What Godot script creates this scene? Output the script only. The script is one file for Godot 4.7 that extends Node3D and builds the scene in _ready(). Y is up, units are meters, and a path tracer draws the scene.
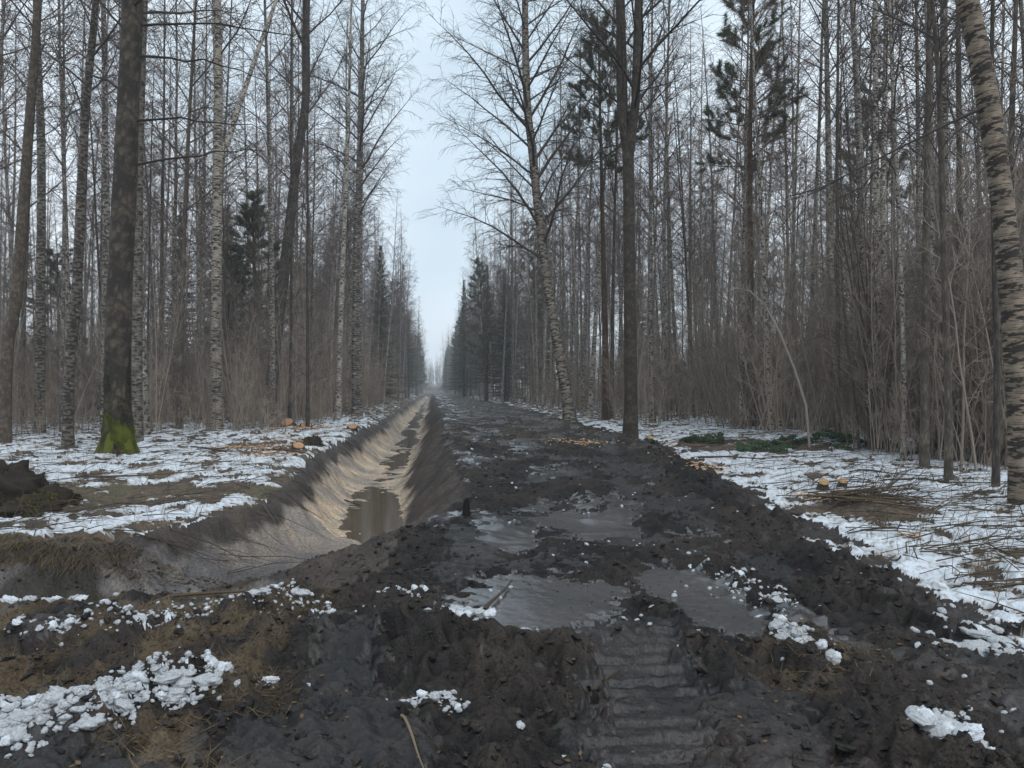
extends Node3D
# A muddy forestry track beside a freshly dug ditch, thin snow, bare birch forest, overcast winter day.
# World: y up, the track runs along -z. "d" below is the distance along the track (d = -z).

const LENS := 750.0        # pixels per unit of tangent at 768 rows
const EYE := 1.6
const HORIZON := 390.0
const YAW := 0.1065        # the camera looks this far to the side of the track's direction

var rng := RandomNumberGenerator.new()
var mats := {}
var name_count := {}
var noise_big: FastNoiseLite
var noise_mid: FastNoiseLite
var noise_churn: FastNoiseLite
var noise_fine: FastNoiseLite
var noise_snow: FastNoiseLite
var noise_tone: FastNoiseLite
var noise_streak: FastNoiseLite

# ------------------------------------------------------------------ mesh collector
class Shape:
	var v := PackedVector3Array()
	var n := PackedVector3Array()
	var c := PackedColorArray()
	var t := PackedVector2Array()
	var ix := PackedInt32Array()

	func tube(pts: PackedVector3Array, rad: PackedFloat32Array, sides: int, col: Color, vscale := 1.0, lump := 0.0, noise: FastNoiseLite = null) -> void:
		var m := pts.size()
		var start := v.size()
		var along := 0.0
		var axis := (pts[m - 1] - pts[0]).normalized()
		var ref := Vector3.RIGHT if absf(axis.x) < 0.8 else Vector3.UP
		for i in m:
			var dir: Vector3
			if i == 0:
				dir = pts[1] - pts[0]
			elif i == m - 1:
				dir = pts[m - 1] - pts[m - 2]
			else:
				dir = pts[i + 1] - pts[i - 1]
			dir = dir.normalized()
			var a := ref.cross(dir).normalized()
			var b := dir.cross(a)
			if i > 0:
				along += pts[i].distance_to(pts[i - 1])
			var ring := sides + 1
			for k in ring:
				var ang := TAU * k / sides
				var o := a * cos(ang) + b * sin(ang)
				var r := rad[i]
				if noise != null:
					var q := pts[i] + o * rad[i]
					r *= 1.0 + lump * noise.get_noise_3d(q.x, q.y * 0.5, q.z)
				v.append(pts[i] + o * r)
				n.append(o)
				c.append(col)
				t.append(Vector2(float(k) / sides, along * vscale))
		for i in m - 1:
			for k in sides:
				var p := start + i * (sides + 1) + k
				var q2 := p + sides + 1
				ix.append(p); ix.append(q2); ix.append(p + 1)
				ix.append(p + 1); ix.append(q2); ix.append(q2 + 1)

	func twig(p0: Vector3, p1: Vector3, p2: Vector3, r: float, col: Color) -> void:
		# a thin three-sided twig of two pieces that ends in a point
		var s := v.size()
		var dir := (p2 - p0).normalized()
		var ref := Vector3.RIGHT if absf(dir.x) < 0.8 else Vector3.UP
		var a := ref.cross(dir).normalized()
		var b := dir.cross(a)
		for k in 3:
			var ang := TAU * k / 3.0
			var o := a * cos(ang) + b * sin(ang)
			v.append(p0 + o * r); n.append(o); c.append(col); t.append(Vector2.ZERO)
			v.append(p1 + o * r * 0.75); n.append(o); c.append(col); t.append(Vector2.ZERO)
		v.append(p2); n.append(dir); c.append(col); t.append(Vector2.ZERO)
		for k in 3:
			var x := s + k * 2
			var y := s + ((k + 1) % 3) * 2
			ix.append(x); ix.append(x + 1); ix.append(y)
			ix.append(y); ix.append(x + 1); ix.append(y + 1)
			ix.append(x + 1); ix.append(s + 6); ix.append(y + 1)

	func blade(p: Vector3, tip: Vector3, side: Vector3, col: Color) -> void:
		var s := v.size()
		var nn := side.cross(tip - p).normalized()
		for q in [p - side, p + side, tip]:
			v.append(q); n.append(nn); c.append(col); t.append(Vector2.ZERO)
		ix.append(s); ix.append(s + 2); ix.append(s + 1)

	func quad(a: Vector3, b: Vector3, cc: Vector3, d: Vector3, col: Color) -> void:
		var s := v.size()
		var nn := (b - a).cross(d - a).normalized()
		for q in [a, b, cc, d]:
			v.append(q); n.append(nn); c.append(col); t.append(Vector2.ZERO)
		ix.append(s); ix.append(s + 2); ix.append(s + 1)
		ix.append(s); ix.append(s + 3); ix.append(s + 2)

	func disc(at: Vector3, dir: Vector3, r: float, sides: int, col: Color) -> void:
		var s := v.size()
		dir = dir.normalized()
		var ref := Vector3.RIGHT if absf(dir.x) < 0.8 else Vector3.UP
		var a := ref.cross(dir).normalized()
		var b := dir.cross(a)
		v.append(at); n.append(dir); c.append(col); t.append(Vector2(0.5, 0.5))
		for k in sides:
			var ang := TAU * k / sides
			v.append(at + (a * cos(ang) + b * sin(ang)) * r); n.append(dir); c.append(col)
			t.append(Vector2(0.5 + 0.5 * cos(ang), 0.5 + 0.5 * sin(ang)))
		for k in sides:
			ix.append(s); ix.append(s + 1 + (k + 1) % sides); ix.append(s + 1 + k)

	func mesh() -> ArrayMesh:
		var arr := []
		arr.resize(Mesh.ARRAY_MAX)
		arr[Mesh.ARRAY_VERTEX] = v
		arr[Mesh.ARRAY_NORMAL] = n
		arr[Mesh.ARRAY_COLOR] = c
		arr[Mesh.ARRAY_TEX_UV] = t
		arr[Mesh.ARRAY_INDEX] = ix
		var m := ArrayMesh.new()
		m.add_surface_from_arrays(Mesh.PRIMITIVE_TRIANGLES, arr)
		return m

# ------------------------------------------------------------------ helpers
func ss(a: float, b: float, x: float) -> float:
	return smoothstep(a, b, x) if a < b else 1.0 - smoothstep(b, a, x)

func noise(sd: int, freq: float, octaves: int, kind := FastNoiseLite.TYPE_SIMPLEX_SMOOTH, fractal := FastNoiseLite.FRACTAL_FBM) -> FastNoiseLite:
	var f := FastNoiseLite.new()
	f.seed = sd
	f.frequency = freq
	f.noise_type = kind
	f.fractal_type = fractal if octaves > 1 else FastNoiseLite.FRACTAL_NONE
	f.fractal_octaves = octaves
	return f

func spot(px: float, depth: float) -> Vector2:      # (x, d) of a picture column at a distance along the view
	var t := (px - 512.0) / LENS
	return Vector2(depth * (sin(YAW) + t * cos(YAW)), depth * (cos(YAW) - t * sin(YAW)))

func at(px: float, py: float, depth: float) -> Vector3:
	var s := spot(px, depth)
	return Vector3(s.x, EYE + (HORIZON - py) * depth / LENS, -s.y)

func column(x: float, d: float) -> float:           # picture column of a place, used to word the labels
	var depth := x * sin(YAW) + d * cos(YAW)
	return 512.0 + LENS * (x * cos(YAW) - d * sin(YAW)) / maxf(depth, 0.1)

const MARKS := [[-60, "the left picture edge"], [118, "the moss-footed tree"], [217, "the forked pale birch"], [270, "the dark leaning tree"], [357, "the black-mottled birch"], [432, "the sky gap"], [560, "the curved birch"], [630, "the two-stemmed trunk"], [751, "the tall pine"], [810, "the bent sapling"], [874, "the stem clump"], [948, "the bent-foot stem"], [995, "the thin dark pole"]]
const NTH := ["first", "second", "third", "fourth", "fifth", "sixth", "seventh", "eighth", "ninth", "tenth", "eleventh", "twelfth", "thirteenth", "fourteenth", "fifteenth", "sixteenth", "seventeenth", "eighteenth", "nineteenth", "twentieth", "twenty-first", "twenty-second", "twenty-third", "twenty-fourth", "twenty-fifth", "twenty-sixth", "twenty-seventh", "twenty-eighth", "twenty-ninth", "thirtieth"]

# one label for each of many look-alikes: the how-manieth of its look, counted rightwards from a landmark
func label_row(items: Array) -> void:                # [[column, node, words], ...]
	items.sort_custom(func(a, b): return a[0] < b[0])
	var count := {}
	for q in items:
		var mark := ""
		for m in MARKS:
			if q[0] >= m[0]: mark = m[1]
		var key: String = q[2] + mark
		var k: int = count.get(key, 0)
		count[key] = k + 1
		(q[1] as Node).set_meta("label", "%s, %s of its look rightwards from %s" % [q[2], NTH[mini(k, 29)], mark])

func numbered(called: String) -> String:
	var k: int = name_count.get(called, 0)
	name_count[called] = k + 1
	return called if k == 0 else "%s_%03d" % [called, k]

func tag(o: Node, label: String, category: String, group := "", kind := "") -> Node:
	if label != "": o.set_meta("label", label)
	if category != "": o.set_meta("category", category)
	if group != "": o.set_meta("group", group)
	if kind != "": o.set_meta("kind", kind)
	return o

func base(called: String, where: Vector3) -> Node3D:
	var o := Node3D.new()
	o.name = numbered(called)
	add_child(o)
	o.position = where
	return o

func put(called: String, mesh: Mesh, mat: Material, parent: Node = null) -> MeshInstance3D:
	var o := MeshInstance3D.new()
	o.mesh = mesh
	o.material_override = mat
	if parent == null:
		o.name = numbered(called)
		add_child(o)
	else:
		o.name = called
		parent.add_child(o, true)
	return o

func srgb(r: float, g: float, b: float) -> Color:   # linear base colour -> albedo_color
	return Color(r, g, b).linear_to_srgb()

func plain(rough: float, spec := 0.5) -> StandardMaterial3D:
	var m := StandardMaterial3D.new()
	m.vertex_color_use_as_albedo = true
	m.roughness = rough
	m.metallic_specular = spec
	m.cull_mode = BaseMaterial3D.CULL_DISABLED
	return m

func normal_image(sd: int, freq: float, octaves: int, strength: float, size := 512) -> ImageTexture:
	var f := noise(sd, freq, octaves)
	var im := f.get_seamless_image(size, size)
	im.convert(Image.FORMAT_RGBA8)
	im.bump_map_to_normal_map(strength)
	return ImageTexture.create_from_image(im)

func grainy(m: StandardMaterial3D, tex: ImageTexture, per_metre: float, strength: float) -> void:
	m.uv1_triplanar = true
	m.uv1_world_triplanar = true
	m.uv1_scale = Vector3.ONE * per_metre
	m.normal_enabled = true
	m.normal_texture = tex
	m.normal_scale = strength

func speckle(sd: int, freq: float, low: float, high: float, cut := 0.0) -> ImageTexture:
	# grey grain of soil, grit and crumbs, to be multiplied with the vertex colour
	var f := noise(sd, freq, 5)
	var im := f.get_seamless_image(512, 512)
	im.convert(Image.FORMAT_RGB8)
	var g := noise(sd + 5, 0.12, 3).get_seamless_image(512, 512)
	for y in 512:
		for x in 512:
			var a := im.get_pixel(x, y).r
			var b := g.get_pixel(x, y).r
			var t := clampf((a * 0.65 + b * 0.35 - 0.5) * 2.2 + 0.5 + cut, 0.0, 1.0)
			var c := lerpf(low, high, t)
			im.set_pixel(x, y, Color(c, c, c).linear_to_srgb())
	return ImageTexture.create_from_image(im)

# ------------------------------------------------------------------ bark
func bark_birch(sd: int, pale: float, dark_share: float, squash := 3.4) -> StandardMaterial3D:
	var w := 256
	var h := 512
	var im := Image.create(w, h, false, Image.FORMAT_RGB8)
	var tone := noise(sd, 0.012, 4)
	var patch := noise(sd + 1, 0.014, 4)
	var r := RandomNumberGenerator.new()
	r.seed = sd
	for y in h:
		for x in w:
			var u := float(x) / w * TAU
			var cx := cos(u) * 40.0
			var cz := sin(u) * 40.0
			var g := tone.get_noise_3d(cx, y * 0.8, cz)
			var p := patch.get_noise_3d(cx * 1.1, y * squash, cz * 1.1) + tone.get_noise_3d(cx * 0.4 + 50.0, y * 0.5, cz * 0.4) * 0.45 + dark_share
			var wht := clampf(pale + g * 0.25, 0.1, 0.85)
			var k := smoothstep(0.12, 0.34, p) * 0.85
			var col := Color(wht, wht * 0.955, wht * 0.88).lerp(Color(0.16, 0.14, 0.12), k)
			im.set_pixel(x, y, col)
	for i in 620:
		var x0 := r.randi() % w
		var y0 := r.randi() % h
		var ln := 5 + r.randi() % 34
		var th := 1 + r.randi() % 3
		var cc := Color(0.25, 0.22, 0.2) * r.randf_range(0.7, 1.6)
		for a in ln:
			for b in th:
				var xx := (x0 + a) % w
				var yy := (y0 + b) % h
				im.set_pixel(xx, yy, im.get_pixel(xx, yy).lerp(cc, 0.75))
	var m := StandardMaterial3D.new()
	m.albedo_texture = ImageTexture.create_from_image(im)
	m.vertex_color_use_as_albedo = true
	m.roughness = 0.85
	m.normal_enabled = true
	var bump := im.duplicate()
	bump.convert(Image.FORMAT_RGBA8)
	bump.bump_map_to_normal_map(3.0)
	m.normal_texture = ImageTexture.create_from_image(bump)
	return m

func bark_rough(sd: int, light: Color, dark: Color, stretch: float) -> StandardMaterial3D:
	var w := 256
	var h := 512
	var im := Image.create(w, h, false, Image.FORMAT_RGB8)
	var fis := noise(sd, 0.03, 4, FastNoiseLite.TYPE_SIMPLEX_SMOOTH, FastNoiseLite.FRACTAL_RIDGED)
	var tone := noise(sd + 1, 0.01, 3)
	for y in h:
		for x in w:
			var u := float(x) / w * TAU
			var cx := cos(u) * 40.0
			var cz := sin(u) * 40.0
			var g := fis.get_noise_3d(cx, y * stretch, cz) * 0.5 + 0.5
			var tn := tone.get_noise_3d(cx, y, cz)
			im.set_pixel(x, y, light.lerp(dark, clampf(g * 1.15 + tn * 0.5, 0.0, 1.0)))
	var m := StandardMaterial3D.new()
	m.albedo_texture = ImageTexture.create_from_image(im)
	m.vertex_color_use_as_albedo = true
	m.roughness = 0.92
	m.normal_enabled = true
	var bump := im.duplicate()
	bump.convert(Image.FORMAT_RGBA8)
	bump.bump_map_to_normal_map(6.0)
	m.normal_texture = ImageTexture.create_from_image(bump)
	return m

# ------------------------------------------------------------------ terrain
const MUD := 2
const SLICK := 3
const BANK := 4
const LITTER := 0
const SNOW := 1
const PRESSED := 5
var s_class := 0
var s_col := Color.BLACK

func track_edge(d: float) -> float:
	if d < 8.5: return lerpf(3.45, 4.25, clampf((d - 3.5) / 5.0, 0.0, 1.0))
	if d < 16.0: return lerpf(4.25, 5.25, (d - 8.5) / 7.5)
	return 5.25 + 0.6 * ss(16.0, 60.0, d)

func near_line(x: float, d: float, ax: float, ad: float, bx: float, bd: float) -> float:
	var p := Vector2(x, d)
	return p.distance_to(Geometry2D.get_closest_point_to_segment(p, Vector2(ax, ad), Vector2(bx, bd)))

func in_patch(x: float, d: float, cx: float, cd: float, rx: float, rd: float) -> float:   # 1 in the middle, 0 at the rim
	var a := (x - cx) / rx
	var b := (d - cd) / rd
	return 1.0 - sqrt(a * a + b * b)

func land(x: float, d: float) -> float:       # height; leaves class and colour in s_class and s_col
	var big := noise_big.get_noise_2d(x, d)
	var mid := noise_mid.get_noise_2d(x, d)
	var tone := noise_tone.get_noise_2d(x, d)
	var left := -0.07 + 0.22 * ss(8.5, 18.0, d) + big * 0.10
	var right := 0.02 + 0.26 * ss(7.0, 22.0, d) + big * 0.10
	var crown := 0.42 * ss(7.0, 22.0, d)
	var xe := track_edge(d) + mid * 0.55 + noise_fine.get_noise_2d(x * 0.35, d * 0.35) * 0.35
	var wr := ss(xe - 0.5, xe + 0.45, x)
	var h := lerpf(crown, right, wr)
	var wl := ss(-0.9, -2.3, x) * ss(6.6, 8.6, d)
	h = lerpf(h, left, wl)
	# the ditch along the track and the short arm that turns off to the side
	var wig := 0.12 * sin(d * 0.21) + 0.07 * sin(d * 0.53 + 1.0)
	var s := x + 1.15 - wig + mid * 0.10 + 1.5 * ss(11.5, 7.6, d)
	var ramp := ss(6.0, 9.6, d)
	var w := (ss(1.70, 0.40, -s) if s < 0.0 else ss(1.75 + 0.5 * ss(12.0, 8.0, d), 0.34, s)) * ramp
	var sd := d - 7.75 - 0.05 * x + mid * 0.14
	var w2 := (ss(1.02, 0.62, sd) if sd > 0.0 else ss(-1.7, -0.2, sd)) * ss(-0.1, -1.9, x)
	var floor1 := -0.80 + 0.16 * ss(13.5, 8.5, d) + noise_mid.get_noise_2d(x * 0.8 + 3.0, d * 0.16) * 0.09 + 0.10 * minf(absf(s), 0.6)
	var floor2 := lerpf(-0.58, -0.44, ss(-1.5, -4.0, x))
	var h1 := lerpf(h, floor1, w)
	var h2 := lerpf(h, floor2, w2)
	var top := h
	h = minf(h1, h2) - 0.06 * minf(w, w2)
	var wd := maxf(w, w2)
	if d > 260.0:
		wd *= 0.0
	if wd > 0.07:
		s_class = BANK
		# scrape marks of the excavator bucket run down the banks
		var sc := noise_streak.get_noise_2d(d * 1.9 - absf(s) * 1.3 + mid * 0.5, s * 0.75 + 7.0)
		var sc2 := noise_streak.get_noise_2d(d * 5.0 - absf(s) * 3.0 + mid, s * 1.6 + 40.0)
		if w2 > w:
			sc = noise_streak.get_noise_2d(x * 1.6 + sd * 1.6, sd * 1.0 - x * 0.3)
			sc2 = noise_streak.get_noise_2d(x * 4.0 + sd * 4.0, sd * 1.5)
		var rough := noise_churn.get_noise_2d(x, d)
		h += (sc * (0.055 if w >= w2 else 0.085) + sc2 * (0.022 if w >= w2 else 0.035)) * ss(0.05, 0.5, wd) + rough * (0.03 + 0.045 * ss(0.9, 0.3, wd))
		h += noise_fine.get_noise_2d(x, d) * 0.02
		var layer := wd + tone * 0.22 + sc * 0.18
		if s > 0.0: layer -= 0.22 + 0.10 * ss(30.0, 12.0, d)
		var soil := Color(0.026, 0.020, 0.017).lerp(Color(0.055, 0.040, 0.031), clampf(0.5 + mid + sc2 * 0.6, 0.0, 1.0))
		var sand := Color(0.46, 0.345, 0.225).lerp(Color(0.24, 0.20, 0.165), clampf(0.5 + tone * 1.2 + sc * 0.9, 0.0, 1.0))
		var clay := Color(0.078, 0.070, 0.067)
		var sandy := clampf(ss(9.0, 13.0, d) + tone * 0.5 * ss(14.0, 9.0, d), 0.0, 1.0)
		if in_patch(x, d, -1.2, 8.0, 1.2, 0.5) + tone * 0.9 > 0.15:
			sandy = 0.8
			sand = Color(0.33, 0.22, 0.12)
		var deep := clay.lerp(sand, sandy)
		deep = deep.lerp(Color(0.14, 0.12, 0.10), ss(0.05, 0.35, sc2 + tone * 0.4) * 0.7)
		s_col = soil.lerp(deep, ss(0.36, 0.54, layer) if s < 0.0 else ss(0.46, 0.62, layer))
		var pit := in_patch(x, d, -3.75, 7.75, 0.95, 0.75) + tone * 0.5 + sc * 0.3
		if pit > 0.1:
			h -= 0.14 * ss(0.1, 0.5, pit)
			s_col = s_col.lerp(Color(0.020, 0.015, 0.012), ss(0.1, 0.25, pit))
		return h
	# churned track and the trampled foreground
	var mud := (1.0 - wr) * (1.0 - ss(0.3, 0.6, wl))
	if mud > 0.5:
		var churn := noise_churn.get_noise_2d(x, d)
		var fine := noise_fine.get_noise_2d(x, d)
		var smooth_w := 0.0
		var warp := mid * 0.45 + tone * 0.30 + fine * 0.30 + churn * 0.35
		smooth_w = maxf(smooth_w, in_patch(x, d, 0.86, 5.75, 0.80, 1.0) + warp * 0.8)
		smooth_w = maxf(smooth_w, in_patch(x, d, 2.05, 5.75, 0.42, 1.35) + warp * 0.55)
		smooth_w = maxf(smooth_w, in_patch(x, d, -0.45, 3.45, 0.62, 0.62) + warp * 0.5)
		smooth_w = maxf(smooth_w, in_patch(x, d, 0.85, 8.4, 0.42, 1.0) + warp * 0.9)
		smooth_w = maxf(smooth_w, in_patch(x, d, 2.55, 4.95, 0.22, 0.6) + warp * 0.6)
		smooth_w = maxf(smooth_w, (noise_tone.get_noise_2d(x * 0.8 + 31.0, d * 0.45) + warp * 0.7 - 0.17) * 1.6 * ss(6.5, 9.0, d) * ss(xe - 0.8, xe - 1.6, x))
		smooth_w = ss(0.10, 0.30, smooth_w)
		var smear := ss(0.02, 0.22, noise_tone.get_noise_2d(x * 1.4 + 70.0, d * 0.8) + fine * 0.22 + churn * 0.12)
		var rough := (1.0 - smooth_w * 0.965) * (1.0 - 0.55 * smear)
		var lumps := noise_churn.get_noise_2d(x * 1.9 + 9.0, d * 1.9)
		h += (churn * (0.095 - 0.03 * ss(5.5, 8.0, d)) + lumps * (0.055 - 0.02 * ss(5.5, 8.0, d))) * rough + fine * (0.040 * rough + 0.0015)
		# ruts along the track
		var rut := sin(x * 2.9 + mid * 2.0 + 0.4)
		h += rut * 0.035 * ss(6.0, 9.0, d)
		h += noise_streak.get_noise_2d(x * 4.2 + d * 0.35, d * 0.22) * 0.11 * ss(2.3, 2.8, x) * rough
		# pushed-up rims and hollows in the foreground
		h += 0.13 * ss(0.34, 0.0, near_line(x, d, -1.15, 4.95, 0.15, 4.7)) * (0.7 + churn)
		h += 0.10 * ss(0.30, 0.0, near_line(x, d, 0.1, 4.72, 0.8, 4.6)) * (0.7 + churn)
		h -= 0.10 * ss(0.35, 0.0, near_line(x, d, -1.0, 4.35, 0.2, 4.15))
		h += 0.17 * ss(0.34, 0.0, near_line(x, d, -2.3, 3.55, -1.05, 4.2)) * (0.9 + churn * 0.4)
		h += 0.12 * ss(0.40, 0.0, near_line(x, d, -2.9, 5.0, -0.9, 5.75)) * (0.7 + churn)
		h -= 0.10 * ss(0.30, 0.0, near_line(x, d, -2.6, 4.3, -1.2, 4.9))
		h += 0.14 * ss(0.30, 0.0, near_line(x, d, 2.08, 4.25, 2.35, 4.6)) * (0.8 + churn)
		h += 0.14 * ss(0.26, 0.0, near_line(x, d, 2.2, 3.1, 2.45, 3.2)) * (0.8 + churn)
		h += 0.08 * ss(0.35, 0.0, near_line(x, d, 2.45, 6.4, 2.6, 5.2)) * (0.7 + churn)
		h += 0.05 * ss(0.45, 0.0, absf(x - xe + 0.35)) * (0.6 + churn) * ss(30.0, 10.0, d)
		# crawler tread print
		var tread := ss(0.36, 0.26, absf(x - 1.15 - (d - 4.0) * 0.22) + fine * 0.16 + churn * 0.22) * ss(2.6, 3.0, d) * ss(5.35, 4.7, d + churn * 0.4)
		if tread > 0.0:
			var bar := 2.0 * ss(0.35, 0.9, sin(TAU * d / 0.17 + mid * 0.6)) - 1.0
			h = lerpf(h, -0.03 + bar * 0.023 * (0.9 + mid * 0.8) + fine * 0.010 + churn * 0.018 + lumps * 0.010, tread * 0.95)
		var tread2 := ss(0.36, 0.28, absf(x - 2.95 + (d - 4.0) * 0.02)) * ss(2.4, 2.8, d) * ss(5.6, 4.6, d)
		if tread2 > 0.0:
			h = lerpf(h, -0.04 + sin(TAU * d / 0.155 + mid * 2.5) * 0.022 + churn * 0.03 + fine * 0.015, tread2 * 0.7)
		if smooth_w > 0.1 and d < 4.2 and x < 0.3:
			h += (sin(TAU * (x * 0.86 + d * 0.25) / 0.19 + mid) * 0.020 + churn * 0.03 + fine * 0.012) * smooth_w
		s_class = SLICK if smooth_w > 0.5 else (PRESSED if tread > 0.35 or smear > 0.55 else MUD)
		if smooth_w > 0.5 and d < 4.3 and x < 0.4: s_class = PRESSED
		var dark := Color(0.0075, 0.0068, 0.0064)
		var brown := Color(0.031, 0.0235, 0.019)
		var k := clampf(0.42 + tone * 0.9 + churn * 0.55 + fine * 0.5, 0.0, 1.0)
		s_col = dark.lerp(brown, k)
		if s_class == PRESSED: s_col = Color(0.012, 0.0108, 0.0103).lerp(Color(0.032, 0.0265, 0.0235), k)
		# straw-coloured grass roots and leaf litter mixed into the mud
		var litter := noise_snow.get_noise_2d(x * 1.6 + 80.0, d * 1.6)
		var lw := ss(-0.5, -1.3, x) * ss(7.0, 6.0, d) * 0.8
		lw = maxf(lw, ss(0.5, 0.0, near_line(x, d, 2.15, 4.1, 2.4, 4.5)) * 0.8)
		lw = maxf(lw, ss(12.0, 22.0, d) * 0.55)
		s_col = s_col.lerp(Color(0.085, 0.060, 0.035), lw * ss(-0.12, 0.30, litter))
		if s_class == SLICK:
			s_col = Color(0.034, 0.032, 0.032).lerp(Color(0.058, 0.054, 0.053), clampf(0.5 + tone * 1.3 + mid * 0.5, 0.0, 1.0))
		# thin snow left on rims
		var sn := noise_snow.get_noise_2d(x * 2.6, d * 2.6)
		var ridge := ss(0.30, 0.02, near_line(x, d, -2.5, 3.45, -1.0, 4.2)) * 0.85
		ridge = maxf(ridge, ss(0.42, 0.05, near_line(x, d, -2.9, 5.0, -0.9, 5.8)) * 0.62)
		ridge = maxf(ridge, ss(0.22, 0.02, near_line(x, d, -3.5, 6.2, -2.75, 6.15)) * 1.1)
		ridge = maxf(ridge, ss(0.30, 0.02, near_line(x, d, 2.1, 4.35, 2.35, 4.6)) * 0.85)
		ridge = maxf(ridge, ss(0.20, 0.02, near_line(x, d, 2.2, 3.15, 2.4, 3.2)) * 0.9)
		ridge = maxf(ridge, ss(0.35, 0.05, near_line(x, d, 2.4, 6.6, 2.6, 5.2)) * 0.6)
		ridge = maxf(ridge, ss(0.4, 0.1, absf(d - 16.5)) * ss(0.5, 0.1, absf(x - 0.7)) * 0.5)
		if ridge > 0.0 and ridge + sn * 1.0 + fine * 0.6 > 1.02 and churn < 0.12:
			s_class = SNOW
			h += 0.012
			s_col = Color(0.50, 0.53, 0.56).lerp(Color(0.22, 0.20, 0.18), ss(0.1, 0.45, noise_fine.get_noise_2d(x * 0.8, d * 0.8 + 12.0)))
		return h
	# forest floor with thin, patchy snow
	var pat := noise_snow.get_noise_2d(x, d)
	var spk := noise_fine.get_noise_2d(x * 0.55, d * 0.55)
	var cover := 0.36
	if x < 0.0:
		cover = 0.34 - 0.75 * ss(0.0, 0.7, in_patch(x, d, -4.8, 12.3, 3.4, 1.6))
		cover -= 0.55 * ss(0.0, 0.6, in_patch(x, d, -7.6, 11.3, 1.3, 1.6))
		cover -= 0.9 * ss(0.42, 0.10, d - 8.75 + mid * 0.3) * ss(-1.5, -2.2, x)
		cover -= 0.45 * ss(-3.0, -2.3, x)
		cover -= 0.45 * ss(30.0, 60.0, d)
		cover -= 0.35 * ss(0.0, 0.5, in_patch(x, d, -4.2, 20.0, 1.8, 3.4))
	else:
		cover = 0.44 - 0.8 * ss(0.45, 0.0, x - xe)
		cover -= 0.70 * ss(0.0, 0.6, in_patch(x, d, 5.55, 9.4, 1.1, 1.3))
		cover -= 0.6 * ss(0.0, 0.5, in_patch(x, d, 7.8, 17.5, 3.0, 2.2))
		cover -= 0.35 * ss(20.0, 40.0, d)
	var snow := cover + pat * 1.05 + spk * 0.34
	h += mid * 0.07 + spk * 0.035 + noise_fine.get_noise_2d(x, d) * 0.016
	var turf := ss(0.55, 0.25, d - 8.75 + mid * 0.3) * ss(-1.5, -2.2, x) * ss(8.0, 8.4, d)
	h += turf * (noise_churn.get_noise_2d(x * 0.6, d * 0.6) * 0.16 + 0.03)
	if snow > 0.10:
		s_class = SNOW
		h += 0.03 * ss(0.10, 0.5, snow)
		var dirt := noise_fine.get_noise_2d(x * 1.3 + 5.0, d * 1.3)
		s_col = Color(0.52, 0.555, 0.59).lerp(Color(0.26, 0.23, 0.20), ss(0.08, 0.38, dirt) * 0.85)
		s_col = Color(0.17, 0.145, 0.12).lerp(s_col, ss(0.08, 0.34, snow + dirt * 0.2))
	else:
		s_class = LITTER
		s_col = Color(0.040, 0.031, 0.024).lerp(Color(0.100, 0.070, 0.043), clampf(0.5 + spk * 1.3 + tone * 0.7, 0.0, 1.0))
		s_col = s_col.lerp(Color(0.050, 0.060, 0.022), ss(0.2, 0.5, tone) * 0.5)
		if x > 0.0: s_col = s_col.lerp(Color(0.026, 0.021, 0.018), ss(0.75, 0.35, x - xe + spk * 0.5))
	return h

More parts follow.
